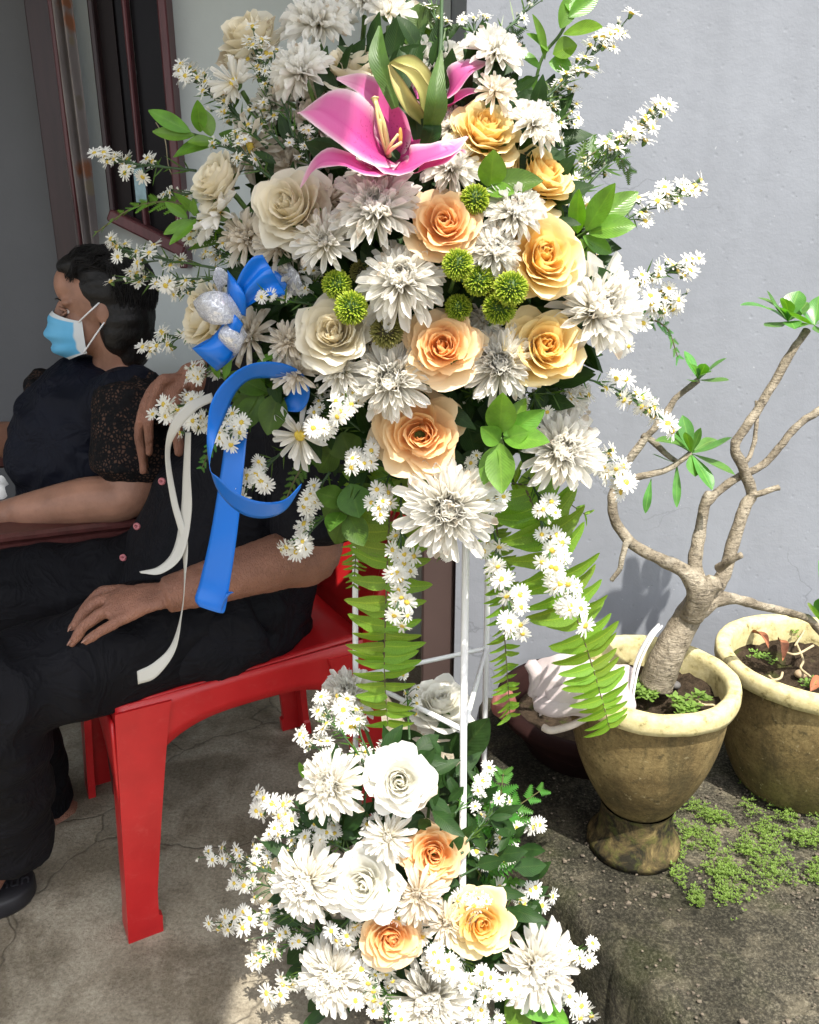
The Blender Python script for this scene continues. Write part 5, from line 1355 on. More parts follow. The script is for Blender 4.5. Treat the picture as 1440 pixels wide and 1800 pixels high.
def spray(base, tip, n, spread, label, Yt=None, size=17, buds=.12, bend=0., cover=.55, mat='daisy_white', Yb=None):
    NSP[0] += 1; rn = random.Random(NSP[0]*13); n = int(n*1.4+.5); size *= .86
    Yt = Yt if Yt else dome(*tip)-.02; Yb = Yb if Yb else min(dome(*base)+.05, 1.0)
    A = at(*base, Yb); B = at(*tip, Yt); C = A.lerp(B, .5)+V((0, 0, bend)); m = pxm(B)
    t = thing('daisy_spray', label, 'daisy spray', A, 'white daisy sprays')
    path = [V(q) for q in cr([tuple(A), tuple(C), tuple(B)], 26)]
    part('stem', tube(path, [.0017-.0009*i/25 for i in range(26)], 6), MAT['stem_dark'], t)
    peds = []; lv, lf = [], []
    for k in range(n):
        s = 1 if k == 0 else 1-cover*((k+rn.uniform(-.4, .4))/n)**1.15
        s = min(max(s, 0), 1)
        p0 = path[int(s*25)]; dirp = (path[min(int(s*25)+1, 25)]-path[max(int(s*25)-1, 0)]).normalized()
        sp_ = spread*m*(.55+.6*(1-s)+.25)
        off = VR*rn.uniform(-1, 1)+VU*rn.uniform(-1, 1)+VB*rn.uniform(-.5, .9); off.normalize(); off *= sp_*rn.uniform(.35, 1)
        hp = p0 + off + dirp*spread*m*.4
        root = path[max(0, int(s*25)-rn.randint(2, 4))]
        peds.append(curve_tube([(*root, .0008), (*(root.lerp(hp, .5)+dirp*.004), .0007), (*hp, .0006)], 7, 5))
        d = (hp-root).normalized(); nrm = (d*.55+VB*rn.uniform(.4, 1.1)+VU*rn.uniform(-.1, .5)+V((rn.uniform(-.5, .5), 0, rn.uniform(-.4, .4)))).normalized()
        R_ = size*m*rn.uniform(.85, 1.15); M = Matrix.Translation(hp-A) @ basis(nrm, rn.uniform(0, 6.28)) @ Matrix.Scale(R_, 4)
        if rn.random() < buds:
            h = mk('bud', rn.choice(BH), t, MAT[mat], M @ Matrix.Scale(.55, 4))
        else:
            h = mk('flower_head', rn.choice(DH), t, MAT[mat], M)
            mk('disc', DD, h, MAT['daisy_disc'])
        mk('calyx', CAL, h, MAT['stem_green'])
    # narrow leaves along the stalk
    for k in range(int(6+n*.7)):
        s = rn.uniform(.05, .85); p0 = path[int(s*25)]
        d = (VR*rn.uniform(-1, 1)+VU*rn.uniform(-1, 1)+VB*rn.uniform(-.4, .8)).normalized()*rn.uniform(.010, .022)+(B-A).normalized()*.01
        sd = d.cross(VB).normalized()*.0009; i = len(lv)
        lv += [p0-sd*.5, p0+sd*.5, p0+d*.5+sd, p0+d*.5-sd, p0+d]; lf += [(i, i+1, i+2, i+3), (i+3, i+2, i+4)]
    part('flower_stalks', join(*peds), MAT['stem_dark'], t)
    tag(part('narrow_leaves', (lv, lf), MAT['leaf_mid'], t, False, {'u': [.5]*len(lv), 't': [.5]*len(lv)}), kind='stuff')
S_ = spray
# upper bouquet, left side
S_((345, 300), (188, 282), 11, 22, 'daisy spray reaching furthest left in front of the dark window', .98, 19)
S_((400, 475), (205, 440), 15, 26, 'daisy spray over the top of the woman\'s hair', .97, 20)
S_((400, 490), (212, 490), 12, 24, 'daisy spray across the side of the woman\'s hair', .97, 18)
S_((420, 500), (310, 510), 9, 22, 'short daisy spray left of the sideways cream rose', .95, 17)
S_((400, 570), (262, 605), 9, 20, 'daisy spray pointing at the woman\'s shoulder', .97, 20)
S_((400, 640), (345, 652), 8, 24, 'daisy spray under the blue bow by the man\'s wrist', .95, 20)
S_((420, 690), (285, 722), 11, 24, 'daisy spray in front of the man\'s hanging hand', .95, 20)
S_((430, 720), (335, 750), 8, 22, 'daisy spray where the cream ribbons begin', .94, 20)
S_((480, 210), (450, 75), 13, 34, 'daisy spray beside the side-view cream rose at top left', .95, 20)
S_((450, 230), (325, 125), 14, 26, 'daisy spray reaching up left towards the window frame', .98, 20)
S_((470, 260), (395, 180), 10, 34, 'daisy spray under the white flat mum at the upper left', .95, 19)
S_((500, 260), (455, 210), 7, 30, 'daisy spray between flat mums left of the lily', .93, 18)
S_((430, 420), (330, 405), 10, 30, 'daisy spray between window corner and cream mums', .96, 20)
S_((420, 330), (290, 345), 6, 16, 'sparse daisy spray among the small pointed leaves', .98, 15, .3)
S_((580, 540), (455, 520), 7, 14, 'budding daisy spray lying across the blue bow', .82, 15, .45)
S_((470, 700), (400, 770), 11, 34, 'daisy spray inside the lower left of the blue ribbon loop', .88, 21)
S_((520, 770), (435, 855), 12, 32, 'daisy spray behind the bottom of the blue ribbon loop', .90, 21)
S_((500, 640), (495, 690), 5, 20, 'daisy spray at the right inside of the blue ribbon loop', .92, 20)
S_((640, 680), (600, 715), 8, 26, 'tight daisy spray left of the lowest peach rose', .82, 20, .05)
S_((600, 740), (560, 760), 4, 20, 'pair of daisies in front of the flat mum by the loop', .83, 22, 0.)
S_((620, 860), (515, 965), 12, 24, 'daisy spray hanging down beside the man\'s elbow', .93, 21)
S_((580, 830), (545, 880), 6, 20, 'daisy spray right of the curled ribbon end', .91, 20)
S_((660, 780), (635, 810), 8, 26, 'daisy spray under the left of the lowest peach rose', .86, 19)
S_((690, 820), (665, 890), 5, 22, 'loose daisies over the left fern just below the lowest peach rose', .87, 19)
S_((705, 850), (705, 1070), 16, 28, 'daisy spray hanging over the left fern', .86, 22, .06, cover=.62)
S_((740, 940), (790, 980), 3, 12, 'few daisies below the hanging white mum', .90, 15)
# lower right and right side
S_((850, 850), (905, 1105), 15, 28, 'daisy spray hanging beside the thin fern', .86, 22, .06, cover=.65)
S_((930, 860), (1010, 1070), 18, 32, 'daisy spray hanging over the right fern', .86, 23, .05, cover=.62)
S_((850, 820), (870, 880), 7, 28, 'daisy spray right of the hanging white mum', .86, 19)
S_((960, 650), (1170, 735), 14, 26, 'daisy spray reaching right over the tree branches', .96, 22, bend=.01)
S_((960, 690), (1015, 700), 7, 24, 'daisy spray above the lower right white mum', .93, 19)
S_((990, 740), (1090, 840), 14, 32, 'daisy spray drooping right of the lower right mum', .95, 23)
S_((930, 840), (960, 900), 6, 28, 'daisy spray at the top of the right fern', .88, 19)
S_((1020, 520), (1218, 465), 15, 24, 'daisy spray right of the largest sunlit mum, upper', .97, 20)
S_((1050, 560), (1185, 525), 12, 28, 'daisy spray right of the largest sunlit mum, lower', .97, 21)
S_((1010, 350), (1160, 190), 17, 26, 'daisy spray sloping up right beside the mottled leaves', .98, 23)
S_((1040, 420), (1215, 320), 15, 26, 'daisy spray reaching furthest right above the tree', .98, 23)
S_((930, 200), (1095, 45), 15, 22, 'daisy spray reaching highest at the upper right', .98, 21)
S_((930, 240), (1010, 120), 9, 24, 'daisy spray between the upper right leaves', .98, 20)
S_((960, 290), (1040, 390), 5, 24, 'few daisies beside the right-hand leaf sprig', .95, 20)
S_((1000, 420), (1085, 490), 6, 24, 'daisy spray above the largest sunlit mum', .97, 20)
S_((850, 90), (945, 0), 6, 20, 'thin budding stalks at the top right', 1.0, 13, .8)
S_((780, 90), (760, 10), 4, 26, 'stalks with pale buds at the top centre', 1.0, 18, .5)
# lower bouquet
S_((640, 1340), (560, 1235), 10, 28, 'daisy spray of the lower bouquet nearest the chair back', 1.0, 19)
S_((650, 1330), (612, 1240), 9, 30, 'daisy spray at the foot of the left fern', .99, 21)
S_((640, 1380), (545, 1305), 11, 28, 'daisy spray against the red chair leg', .98, 19)
S_((600, 1440), (460, 1412), 12, 26, 'daisy spray of the lower bouquet over the shaded floor', .97, 20)
S_((560, 1560), (365, 1500), 12, 26, 'budding daisy spray reaching furthest left in the lower bouquet', .95, 15, .5)
S_((560, 1580), (420, 1545), 13, 30, 'pale daisy spray left of the left-edge mum', .93, 17, .3)
S_((560, 1600), (385, 1622), 12, 26, 'daisy spray low at the left of the lower bouquet', .93, 19)
S_((560, 1640), (440, 1690), 8, 20, 'daisy spray drooping left towards the floor', .90, 20)
S_((560, 1680), (490, 1745), 8, 24, 'daisy spray at the bottom left corner of the lower bouquet', .88, 22)
S_((620, 1500), (560, 1470), 12, 36, 'daisy spray between the two left mums of the lower bouquet', .90, 18)
S_((660, 1540), (600, 1640), 12, 36, 'daisy spray left of the deep peach rose', .86, 19)
S_((690, 1560), (650, 1450), 9, 32, 'daisy spray beside the upper white rose of the lower bouquet', .90, 18)
S_((720, 1600), (650, 1740), 12, 36, 'daisy spray between the two bottom mums at the left', .84, 20)
S_((720, 1620), (700, 1600), 7, 30, 'daisy spray above the bottom centre of the lower bouquet', .86, 18)
S_((750, 1640), (780, 1695), 11, 34, 'daisy spray under the golden yellow rose', .83, 20)
S_((770, 1660), (880, 1735), 15, 38, 'daisy spray between the bottom centre and sunlit mums', .83, 20)
S_((800, 1560), (835, 1590), 7, 26, 'daisy spray at the foot of the stand\'s front leg', .87, 18)
S_((800, 1430), (850, 1365), 9, 26, 'daisy spray right of the stand\'s front leg, top of the lower bouquet', .97, 21)
S_((810, 1500), (935, 1445), 8, 24, 'daisy spray beyond the fresh green fern of the lower bouquet', .97, 19)
S_((810, 1540), (890, 1500), 8, 26, 'daisy spray below the fresh green fern', .95, 19)
S_((840, 1580), (945, 1575), 10, 26, 'daisy spray pointing right at the mossy slab', .95, 20)
S_((890, 1690), (1030, 1675), 11, 26, 'daisy spray right of the sunlit bottom mum', .90, 19)
S_((890, 1730), (1030, 1770), 9, 24, 'daisy spray at the bottom right corner of the lower bouquet', .88, 21)
S_((720, 1300), (715, 1205), 6, 30, 'small daisy spray left of the upward opening white rose', 1.03, 15)

# finer sprays filling the gaps between the big blooms
for a in [((520, 250), (480, 120), 12, 40, 'fine daisy spray between the two top left mums', .93, 15), ((500, 330), (400, 255), 12, 40, 'fine daisy spray right of the greenish cream rose', .92, 15),
 ((560, 330), (530, 245), 8, 34, 'fine daisy spray at the left tip of the lily', .90, 14), ((470, 470), (375, 440), 14, 40, 'fine daisy spray above the sideways cream rose', .93, 16),
 ((560, 560), (545, 490), 7, 30, 'fine daisy spray right of the blue bow', .87, 13), ((640, 640), (555, 620), 9, 36, 'fine daisy spray under the cream rose with buff heart', .87, 14),
 ((640, 760), (560, 700), 10, 40, 'fine daisy spray between the ribbon loop and the big lower mum', .88, 15), ((830, 700), (830, 690), 8, 40, 'fine daisy spray in the gap right of the lowest peach rose', .90, 15),
 ((850, 800), (820, 840), 8, 36, 'fine daisy spray below the lowest peach rose at its right', .89, 15), ((940, 690), (940, 710), 9, 40, 'fine daisy spray above the glossy round leaves', .92, 15),
 ((980, 520), (1090, 600), 10, 36, 'fine daisy spray under the largest sunlit mum', .95, 15), ((960, 360), (1080, 270), 12, 34, 'fine daisy spray over the mottled fern', .97, 16),
 ((940, 250), (1000, 200), 10, 36, 'fine daisy spray beside the sunlit upper right mum', .95, 16), ((860, 130), (830, 40), 8, 40, 'fine daisy spray at the top right of the lily', .98, 14),
 ((760, 560), (745, 545), 6, 26, 'fine daisy spray in the middle between mum and button flowers', .86, 12), ((600, 1480), (510, 1450), 16, 44, 'fine daisy spray above the left-edge mum of the lower bouquet', .93, 15),
 ((580, 1520), (455, 1500), 14, 40, 'fine budding daisy spray left of the lower bouquet', .94, 13), ((600, 1640), (480, 1640), 16, 44, 'fine daisy spray between the two left-hand lower mums', .91, 15),
 ((640, 1420), (650, 1330), 12, 40, 'fine daisy spray left of the top white rose of the lower bouquet', .95, 15), ((820, 1700), (850, 1790), 12, 44, 'fine daisy spray at the bottom picture edge right of centre', .84, 16),
 ((660, 1700), (680, 1780), 12, 40, 'fine daisy spray at the bottom picture edge left of centre', .84, 16), ((820, 1480), (870, 1420), 10, 36, 'fine daisy spray in front of the fresh green ferns', .93, 15)]:
    S_(a[0], a[1], a[2], a[3], a[4], a[5], a[6], .25)

# ------------------------------------------------------------------ leafy sprigs
def sprig(label, stem_px, leaves, mat='leaf_bright', Y=None, name='leaf_sprig', wf=.40, nrm=None):
    Y = Y or dome(*stem_px[-1])-.01
    t = thing(name, label, 'leaf sprig', at(*stem_px[0], Y+.03), 'leafy sprigs')
    n = len(stem_px); part('stem', curve_tube([(*at(x, y, Y+.03-.03*i/(n-1)), .0018) for i, (x, y) in enumerate(stem_px)], 16, 6), MAT['stem_green'], t)
    for (bx, by, tx, ty, *r) in leaves:
        L = math.hypot(tx-bx, ty-by); wd = (r[0] if r else L*wf); dy = r[1] if len(r) > 1 else RND.uniform(-.03, .02); mt = r[2] if len(r) > 2 else mat
        b = at(bx, by, Y-.005); tp = at(tx, ty, Y+dy)
        leaf(t, b, tp, wd*pxm(b), mt, nrm=(nrm or VB)+VU*RND.uniform(-.2, .5)+VR*RND.uniform(-.4, .4), bend=RND.uniform(-.06, .16), fold=.28, shape=.48, nu=7, nv=12, twist=RND.uniform(-.4, .4))
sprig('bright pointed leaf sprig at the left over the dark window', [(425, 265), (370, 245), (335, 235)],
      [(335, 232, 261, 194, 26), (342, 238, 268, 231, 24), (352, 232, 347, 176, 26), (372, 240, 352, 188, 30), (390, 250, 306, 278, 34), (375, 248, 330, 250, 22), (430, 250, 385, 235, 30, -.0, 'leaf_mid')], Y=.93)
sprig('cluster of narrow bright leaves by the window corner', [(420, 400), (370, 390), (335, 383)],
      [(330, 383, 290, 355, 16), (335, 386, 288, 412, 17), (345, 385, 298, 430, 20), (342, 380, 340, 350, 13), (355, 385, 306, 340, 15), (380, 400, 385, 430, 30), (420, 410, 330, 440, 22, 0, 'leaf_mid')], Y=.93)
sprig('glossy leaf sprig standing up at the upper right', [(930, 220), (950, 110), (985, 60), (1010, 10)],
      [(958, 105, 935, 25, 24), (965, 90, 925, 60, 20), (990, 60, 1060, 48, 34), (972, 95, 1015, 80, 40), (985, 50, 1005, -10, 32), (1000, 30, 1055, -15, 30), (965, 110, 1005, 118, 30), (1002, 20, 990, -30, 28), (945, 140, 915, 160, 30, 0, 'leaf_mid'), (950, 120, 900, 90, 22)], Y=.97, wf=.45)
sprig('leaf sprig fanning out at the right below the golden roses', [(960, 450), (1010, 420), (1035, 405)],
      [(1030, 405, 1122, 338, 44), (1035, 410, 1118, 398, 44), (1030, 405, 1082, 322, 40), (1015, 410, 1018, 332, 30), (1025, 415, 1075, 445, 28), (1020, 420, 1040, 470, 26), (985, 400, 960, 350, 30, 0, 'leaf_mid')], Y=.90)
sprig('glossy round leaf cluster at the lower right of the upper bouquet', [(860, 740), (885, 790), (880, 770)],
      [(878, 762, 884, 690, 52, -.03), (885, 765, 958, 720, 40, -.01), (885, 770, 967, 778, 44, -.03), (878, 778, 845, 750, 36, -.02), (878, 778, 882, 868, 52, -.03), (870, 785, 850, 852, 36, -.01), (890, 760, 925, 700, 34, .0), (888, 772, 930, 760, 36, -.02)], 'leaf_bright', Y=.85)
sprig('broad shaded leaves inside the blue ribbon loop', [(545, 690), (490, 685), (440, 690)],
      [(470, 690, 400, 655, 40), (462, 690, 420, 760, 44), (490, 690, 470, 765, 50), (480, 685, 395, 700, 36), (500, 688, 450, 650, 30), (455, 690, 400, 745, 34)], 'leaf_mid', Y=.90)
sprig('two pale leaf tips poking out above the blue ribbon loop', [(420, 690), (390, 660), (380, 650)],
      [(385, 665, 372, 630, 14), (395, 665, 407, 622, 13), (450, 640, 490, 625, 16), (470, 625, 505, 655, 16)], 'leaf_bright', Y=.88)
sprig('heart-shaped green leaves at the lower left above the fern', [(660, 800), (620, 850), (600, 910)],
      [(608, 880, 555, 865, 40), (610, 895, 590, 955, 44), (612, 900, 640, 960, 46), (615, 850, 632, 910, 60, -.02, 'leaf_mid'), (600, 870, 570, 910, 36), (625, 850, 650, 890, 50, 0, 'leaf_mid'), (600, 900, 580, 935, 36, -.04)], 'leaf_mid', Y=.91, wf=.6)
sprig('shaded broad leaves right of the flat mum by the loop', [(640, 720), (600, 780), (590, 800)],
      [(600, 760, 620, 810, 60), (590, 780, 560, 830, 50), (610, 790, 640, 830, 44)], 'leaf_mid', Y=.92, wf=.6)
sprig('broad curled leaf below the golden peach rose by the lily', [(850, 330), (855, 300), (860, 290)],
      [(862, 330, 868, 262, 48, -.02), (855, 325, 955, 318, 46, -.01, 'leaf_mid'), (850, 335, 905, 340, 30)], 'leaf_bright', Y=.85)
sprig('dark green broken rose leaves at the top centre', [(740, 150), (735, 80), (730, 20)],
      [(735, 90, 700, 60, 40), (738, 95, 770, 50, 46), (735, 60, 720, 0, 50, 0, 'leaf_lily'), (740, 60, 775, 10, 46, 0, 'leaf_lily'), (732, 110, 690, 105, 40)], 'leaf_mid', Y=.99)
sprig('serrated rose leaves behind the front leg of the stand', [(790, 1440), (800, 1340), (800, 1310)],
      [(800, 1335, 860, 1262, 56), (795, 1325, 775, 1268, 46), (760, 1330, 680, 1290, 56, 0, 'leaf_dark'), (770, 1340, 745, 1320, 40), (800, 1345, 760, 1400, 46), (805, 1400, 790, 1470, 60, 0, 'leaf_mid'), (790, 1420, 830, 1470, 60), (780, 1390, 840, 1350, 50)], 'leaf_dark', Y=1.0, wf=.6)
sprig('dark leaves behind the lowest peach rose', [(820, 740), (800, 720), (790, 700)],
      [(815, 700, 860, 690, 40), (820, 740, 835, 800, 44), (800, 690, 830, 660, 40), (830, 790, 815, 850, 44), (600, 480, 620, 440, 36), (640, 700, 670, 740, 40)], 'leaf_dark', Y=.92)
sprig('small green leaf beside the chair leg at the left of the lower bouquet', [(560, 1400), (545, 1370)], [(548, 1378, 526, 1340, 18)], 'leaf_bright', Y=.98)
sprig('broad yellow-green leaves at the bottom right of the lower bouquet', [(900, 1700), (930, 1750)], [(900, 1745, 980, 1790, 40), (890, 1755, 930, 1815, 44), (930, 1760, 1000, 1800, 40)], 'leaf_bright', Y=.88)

# ------------------------------------------------------------------ fern fronds
def leaflet_mesh(crenate):
    t_, u_ = [], []
    def fn(u, v):
        wd = .125*(.72+.28*math.sin(PI*min(1, v*1.6)))*(max(0, 1-max(0, (v-.45)/.55)**2.1))**.62*(1+ (.10*math.sin(v*44) if crenate else 0)*(abs(u) > .9)) + .003
        t_.append(v); u_.append(abs(u))
        return V((v, u*wd + .13*v*v, -.14*v*v + .35*wd*abs(u) ))
    g = grid(fn, 5, 15); return mesh('leaflet', g, True, {'t': t_, 'u': u_})
LFT = leaflet_mesh(True)
def pinna_mesh():
    """cut leaflet of a leatherleaf fern"""
    t_, u_, v_, f_ = [], [], [], []
    for s in (-1, 1):
        for k in range(7):
            x = .06+.12*k; L = .24*(1-.75*(k/7.)); i = len(v_)
            for (a, b) in ((0, 0), (.05, .5), (.12, 1), (.15, .5), (.13, 0)):
                v_.append(V((x+a*1.0+b*L*.45, s*b*L, .04*b))); t_.append(x); u_.append(.4+.5*b)
            f_.append((i, i+1, i+2, i+3, i+4) if s > 0 else (i+4, i+3, i+2, i+1, i))
    i = len(v_); v_ += [V((0, -.02, 0)), V((0, .02, 0)), V((1, .004, 0)), V((1, -.004, 0))]; t_ += [0, 0, 1, 1]; u_ += [0]*4; f_.append((i, i+3, i+2, i+1))
    return mesh('leaflet', (v_, f_), True, {'t': t_, 'u': u_})
PIN = pinna_mesh()
def fern(label, pts, n, Lfn, nrm, mesh_=LFT, mat='fern_green', ang=70, width=1.0, seed=0, droop=.0, name='fern_frond', r=.0016):
    rn = random.Random(seed); P = [V(q) for q in cr([tuple(at(*p)) for p in pts], 60)]
    t = thing(name, label, 'fern', P[0], 'fern fronds')
    part('rachis', tube(P, [r*(1-.6*i/59) for i in range(60)], 6), simple('rachis_brown', (.10, .09, .03), .6) if 'rachis_brown' not in MAT else MAT['rachis_brown'], t)
    T, Nn = frames(P, nrm)
    for k in range(n):
        s = .02+.97*k/(n-1); x = s*59; i = int(x)
        for side in (-1, 1):
            L = Lfn(s)*pxm(P[i])*rn.uniform(.82, 1.08)
            if rn.random() < .03: continue
            d = T[i]; sd = d.cross(Nn[i])*side; a = rad(ang-22*s+rn.uniform(-10, 10))
            ax = (d*math.cos(a)+sd*math.sin(a)).normalized(); z = (Nn[i]+ax*rn.uniform(-.1, .1)+V((0, 0, -droop))); z = (z-ax*z.dot(ax)).normalized(); y = z.cross(ax)
            M = Matrix((ax, y*side*-1 if mesh_ is LFT else y, z)).transposed().to_4x4()
            mk('leaflet', mesh_, t, MAT[mat], Matrix.Translation(P[i]-P[0]) @ M @ Matrix.Rotation(rn.uniform(-.28, .28), 4, 'X') @ Matrix.Rotation(rn.uniform(-.15, .2), 4, 'Y') @ Matrix.Diagonal((L, L*width*rn.uniform(.9, 1.1), L, 1)))
fern('left sword fern frond hanging in front of the red chair', [(690, 790, .93), (684, 920, .92), (678, 1080, .92), (676, 1180, .93), (682, 1275, .94)], 23, lambda s: 96*(1-.52*s**1.3)*(.6+.4*min(1, s*6)), VB+VU*.25, seed=1, width=1.7, ang=92)
fern('thin folded sword fern frond hanging beside the right stand leg', [(868, 880, .97), (880, 1000, .97), (888, 1130, .98), (897, 1262, .985)], 36, lambda s: 40*(1-.25*s), VB+VR*.5, seed=2, width=1.25, ang=80)
fern('large right sword fern frond hanging over the footed pot', [(925, 860, .93), (965, 960, .93), (1015, 1090, .945), (1050, 1200, .95), (1072, 1280, .955)], 26, lambda s: 100*(1-.55*s**1.2)*(.7+.3*min(1, s*5)), VB+VU*.15, seed=3, width=1.55, ang=98)
fern('small fern frond behind the left sword fern', [(640, 850, .99), (628, 950, 1.0), (622, 1030, 1.0)], 16, lambda s: 48*(1-.6*s), VB, seed=6)
fern('fresh green cut-leaf fern at the right of the lower bouquet', [(840, 1560, .96), (860, 1480, .95), (895, 1430, .95), (950, 1390, .95)], 9, lambda s: 82*(1-.72*s), VB+VU*.6, PIN, 'fern_fresh', 62, 1.5, 4)
fern('fresh green cut-leaf fern rising beside the stand\'s right leg', [(835, 1560, .95), (868, 1470, .94), (880, 1400, .95), (885, 1360, .96)], 8, lambda s: 66*(1-.65*s), VB+VU*.6, PIN, 'fern_fresh', 62, 1.5, 5)
fern('dark mottled fern at the right behind the golden roses', [(940, 330, .98), (1010, 290, .98), (1070, 260, .98), (1105, 300, .985)], 9, lambda s: 70*(1-.6*s), VB+VU*.4, PIN, 'leaf_mid', 62, 1.5, 7)
fern('dark fern tip drooping right of the largest sunlit mum', [(1050, 590, .98), (1120, 560, .98), (1170, 575, .985), (1192, 628, .985)], 12, lambda s: 34*(1-.45*s), VB+VU*.3, PIN, 'fern_fresh', 62, 1.3, 8)
fern('fern tip with yellowed end reaching left below the window', [(345, 362, .97), (280, 355, .98), (225, 370, .98), (168, 410, .985)], 12, lambda s: 46*(1-.75*s), VB+VU*.9, PIN, 'leaf_bright', 60, 1.2, 9)
fern('feathery dark fern at the top right', [(850, 200, 1.0), (880, 120, 1.0), (905, 60, 1.0)], 9, lambda s: 60*(1-.6*s), VB, PIN, 'leaf_dark', 62, 1.4, 10)
fern('small fern tip hanging by the blue ribbon over the man\'s shirt', [(400, 740, .96), (375, 780, .95), (355, 822, .95)], 9, lambda s: 26*(1-.5*s), VB, PIN, 'fern_fresh', 60, 1.3, 11)
fern('small fern under the flat mum above the ribbon end', [(545, 800, .93), (520, 840, .92), (500, 885, .92)], 9, lambda s: 26*(1-.5*s), VB, PIN, 'leaf_mid', 60, 1.3, 12)
fern('dark fern behind the right sword fern at the top', [(900, 850, 1.0), (960, 860, 1.0), (1030, 905, 1.0)], 10, lambda s: 60*(1-.6*s), VB+VU*.4, LFT, 'fern_green', 66, 1., 13)

# dark filler leaves packed between the flowers: an uncountable mass
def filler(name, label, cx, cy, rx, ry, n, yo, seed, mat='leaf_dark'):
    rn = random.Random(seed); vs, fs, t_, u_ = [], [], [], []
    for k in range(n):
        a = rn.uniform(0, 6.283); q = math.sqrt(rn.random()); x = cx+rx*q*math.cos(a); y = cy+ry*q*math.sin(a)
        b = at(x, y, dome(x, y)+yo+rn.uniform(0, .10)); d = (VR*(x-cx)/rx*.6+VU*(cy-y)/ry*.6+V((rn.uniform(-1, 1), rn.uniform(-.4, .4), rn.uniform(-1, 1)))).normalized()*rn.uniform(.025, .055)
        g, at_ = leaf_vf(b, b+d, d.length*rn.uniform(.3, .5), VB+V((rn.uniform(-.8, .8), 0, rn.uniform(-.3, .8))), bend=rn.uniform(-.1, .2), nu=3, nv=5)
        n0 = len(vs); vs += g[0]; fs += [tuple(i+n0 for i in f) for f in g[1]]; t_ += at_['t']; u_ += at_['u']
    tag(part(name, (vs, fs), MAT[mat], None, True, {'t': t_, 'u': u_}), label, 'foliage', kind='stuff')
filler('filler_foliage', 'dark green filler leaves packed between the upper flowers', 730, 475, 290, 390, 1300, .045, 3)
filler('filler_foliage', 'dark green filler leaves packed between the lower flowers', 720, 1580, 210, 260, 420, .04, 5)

# ------------------------------------------------------------------ ribbons
def satin(name, c, aniso=True, rough=.28, alpha=None, glit=False, trans=.12):
    q = N(name); co = q.coord()
    q.color(c); q.rough(rough, .6)
    w1 = q.noise(1200, 2, .5, co); q.bump(w1, .12, .0004)
    if glit:
        g = q.noise(160, 3, .7, co, 2.); q.color(q.ramp(g, [(.4, c), (.62, (.85, .86, .9))])); q.l(q.ramp(g, [(.5, 0.), (.65, 1.)]), q.b.inputs['Metallic'])
        q.l(q.ramp(g, [(.45, .55), (.65, 1.)]), q.b.inputs['Alpha'])
    else:
        q.b.inputs['Anisotropic'].default_value = .6; q.translucent(trans)
    return q.m
satin('ribbon_blue', (.001, .15, .62), rough=.32, trans=.06)
satin('ribbon_silver', (.50, .52, .58), glit=True, rough=.35)
satin('ribbon_cream', (.58, .57, .52), rough=.6, trans=.2)
def ribbon(parent, name, A, B, mat, n=60, m=7, bow=0., amp=0.):
    a_ = [V(q) for q in cr([tuple(at(*p)) for p in A], n)]; b_ = [V(q) for q in cr([tuple(at(*p)) for p in B], n)]
    def fn(u, v):
        i = int(round(v*(n-1))); s = (u+1)/2; p = a_[i].lerp(b_[i], s)
        if bow: p += VB*bow*math.sin(PI*s)
        if amp: p += VB*amp*math.sin(s*12+v*3)
        return p
    return part(name, thick(grid(fn, m, n), .0004), MAT[mat], parent)
rb = thing('blue_ribbon', 'shiny blue satin ribbon bow with a curled tail and a straight tail', 'ribbon', at(410, 590, .85))
Yr = .84
ribbon(rb, 'straight_tail', [(402, 712, .935), (394, 790, .90), (372, 930, .885), (352, 1020, .885), (343, 1052, .88), (350, 1066, .878)], [(440, 712, .93), (432, 790, .89), (418, 930, .875), (405, 1020, .875), (396, 1072, .87), (388, 1078, .872)], 'ribbon_blue', 70, 9, .0012)
ribbon(rb, 'tail_curl', [(388, 1078, .871), (392, 1060, .862), (398, 1044, .858)], [(400, 1040, .873), (408, 1040, .862), (411, 1042, .858)], 'ribbon_blue', 14, 5)
# C-shaped curl: outer and inner edge
ribbon(rb, 'curled_tail',
  [(498, 722, .885), (530, 722, .880), (545, 690, .868), (530, 655, .850), (490, 637, .835), (440, 640, .82), (400, 665, .81), (372, 705, .80), (364, 760, .80), (368, 815, .80), (385, 865, .80), (420, 900, .795), (460, 911, .79), (500, 898, .79), (528, 858, .80)],
  [(480, 728, .895), (508, 690, .895), (518, 678, .885), (505, 668, .865), (470, 664, .85), (438, 668, .838), (414, 690, .83), (396, 730, .822), (378, 775, .80), (369, 822, .785), (385, 840, .78), (420, 868, .775), (460, 882, .772), (500, 878, .78), (530, 850, .80)], 'ribbon_blue', 110, 7)
ribbon(rb, 'bow_loop', [(410, 510, .83), (425, 480, .825), (445, 455, .825), (462, 448, .83)], [(425, 545, .835), (450, 530, .83), (480, 520, .83), (505, 520, .84)], 'ribbon_blue', 26, 15, 0, .004)
ribbon(rb, 'bow_loop', [(402, 478, .84), (400, 500, .835), (402, 525, .83), (418, 556, .835)], [(402, 478, .842), (420, 500, .825), (432, 525, .825), (432, 556, .835)], 'ribbon_blue', 22, 7, .006)
ribbon(rb, 'bow_loop', [(400, 560, .835), (375, 590, .825), (352, 608, .825), (338, 612, .835)], [(425, 580, .835), (410, 620, .825), (395, 640, .825), (382, 652, .835)], 'ribbon_blue', 26, 9, .008)
ribbon(rb, 'bow_loop', [(338, 612, .836), (358, 600, .855), (390, 585, .86)], [(382, 652, .836), (398, 640, .86), (420, 620, .86)], 'ribbon_blue', 20, 7)
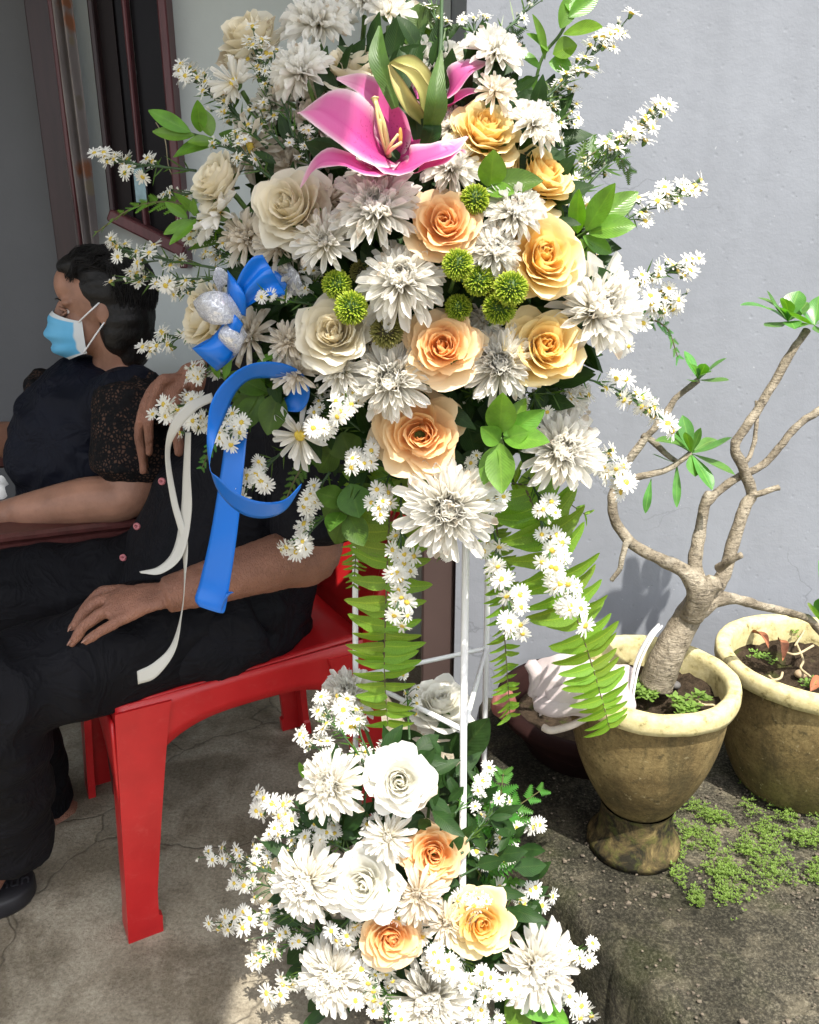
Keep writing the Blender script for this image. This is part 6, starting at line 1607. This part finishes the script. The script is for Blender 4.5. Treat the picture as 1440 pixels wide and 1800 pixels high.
ribbon(rb, 'knot', [(400, 545, .825), (415, 555, .815), (428, 570, .82)], [(388, 580, .83), (402, 595, .818), (420, 600, .825)], 'ribbon_blue', 14, 7, .005)
ribbon(rb, 'bow_loop', [(470, 470, .87), (490, 480, .865), (505, 500, .865)], [(440, 500, .87), (470, 515, .86), (500, 525, .865)], 'ribbon_blue', 16, 7)
sr = thing('silver_ribbon', 'sheer glittering silver ribbon loops tied in with the blue bow', 'ribbon', at(390, 550, .84))
ribbon(sr, 'loop', [(410, 520, .83), (385, 512, .815), (358, 515, .812), (340, 530, .83)], [(428, 560, .832), (405, 568, .81), (375, 570, .81), (352, 556, .83)], 'ribbon_silver', 26, 9, .006)
ribbon(sr, 'loop', [(340, 530, .832), (352, 545, .85), (400, 545, .845)], [(352, 556, .832), (368, 566, .85), (415, 560, .845)], 'ribbon_silver', 20, 7)
ribbon(sr, 'loop', [(422, 558, .835), (395, 572, .815), (384, 590, .815), (392, 610, .83)], [(435, 590, .838), (428, 600, .82), (420, 618, .82), (412, 626, .835)], 'ribbon_silver', 26, 9, .006)
ribbon(sr, 'loop', [(415, 500, .86), (395, 475, .87), (380, 470, .87), (374, 490, .86)], [(415, 510, .87), (402, 500, .875), (392, 505, .875), (388, 520, .865)], 'ribbon_silver', 20, 7)
ribbon(sr, 'loop', [(470, 470, .875), (505, 462, .87), (525, 480, .87)], [(500, 510, .875), (520, 520, .87), (535, 510, .87)], 'ribbon_silver', 20, 7)
cb = thing('cream_ribbon', 'two narrow cream ribbon tails hanging in front of the man', 'ribbon', at(330, 740, .88))
ribbon(cb, 'tail', [(372, 690, .88), (330, 708, .87), (300, 745, .87), (290, 800, .88), (300, 880, .89), (318, 950, .89), (324, 1020, .885), (318, 1080, .88), (300, 1135, .875), (270, 1165, .87), (241, 1180, .87)],
  [(376, 705, .88), (345, 722, .87), (312, 760, .87), (299, 800, .885), (312, 880, .892), (330, 950, .888), (326, 1020, .878), (320, 1082, .872), (308, 1145, .868), (275, 1190, .866), (243, 1203, .868)], 'ribbon_cream', 100, 5)
ribbon(cb, 'tail', [(326, 760, .89), (322, 830, .895), (318, 900, .895), (305, 965, .89), (280, 995, .885), (245, 1005, .88)], [(336, 760, .885), (335, 830, .89), (337, 900, .89), (322, 975, .882), (285, 1008, .878), (248, 1008, .878)], 'ribbon_cream', 70, 5)
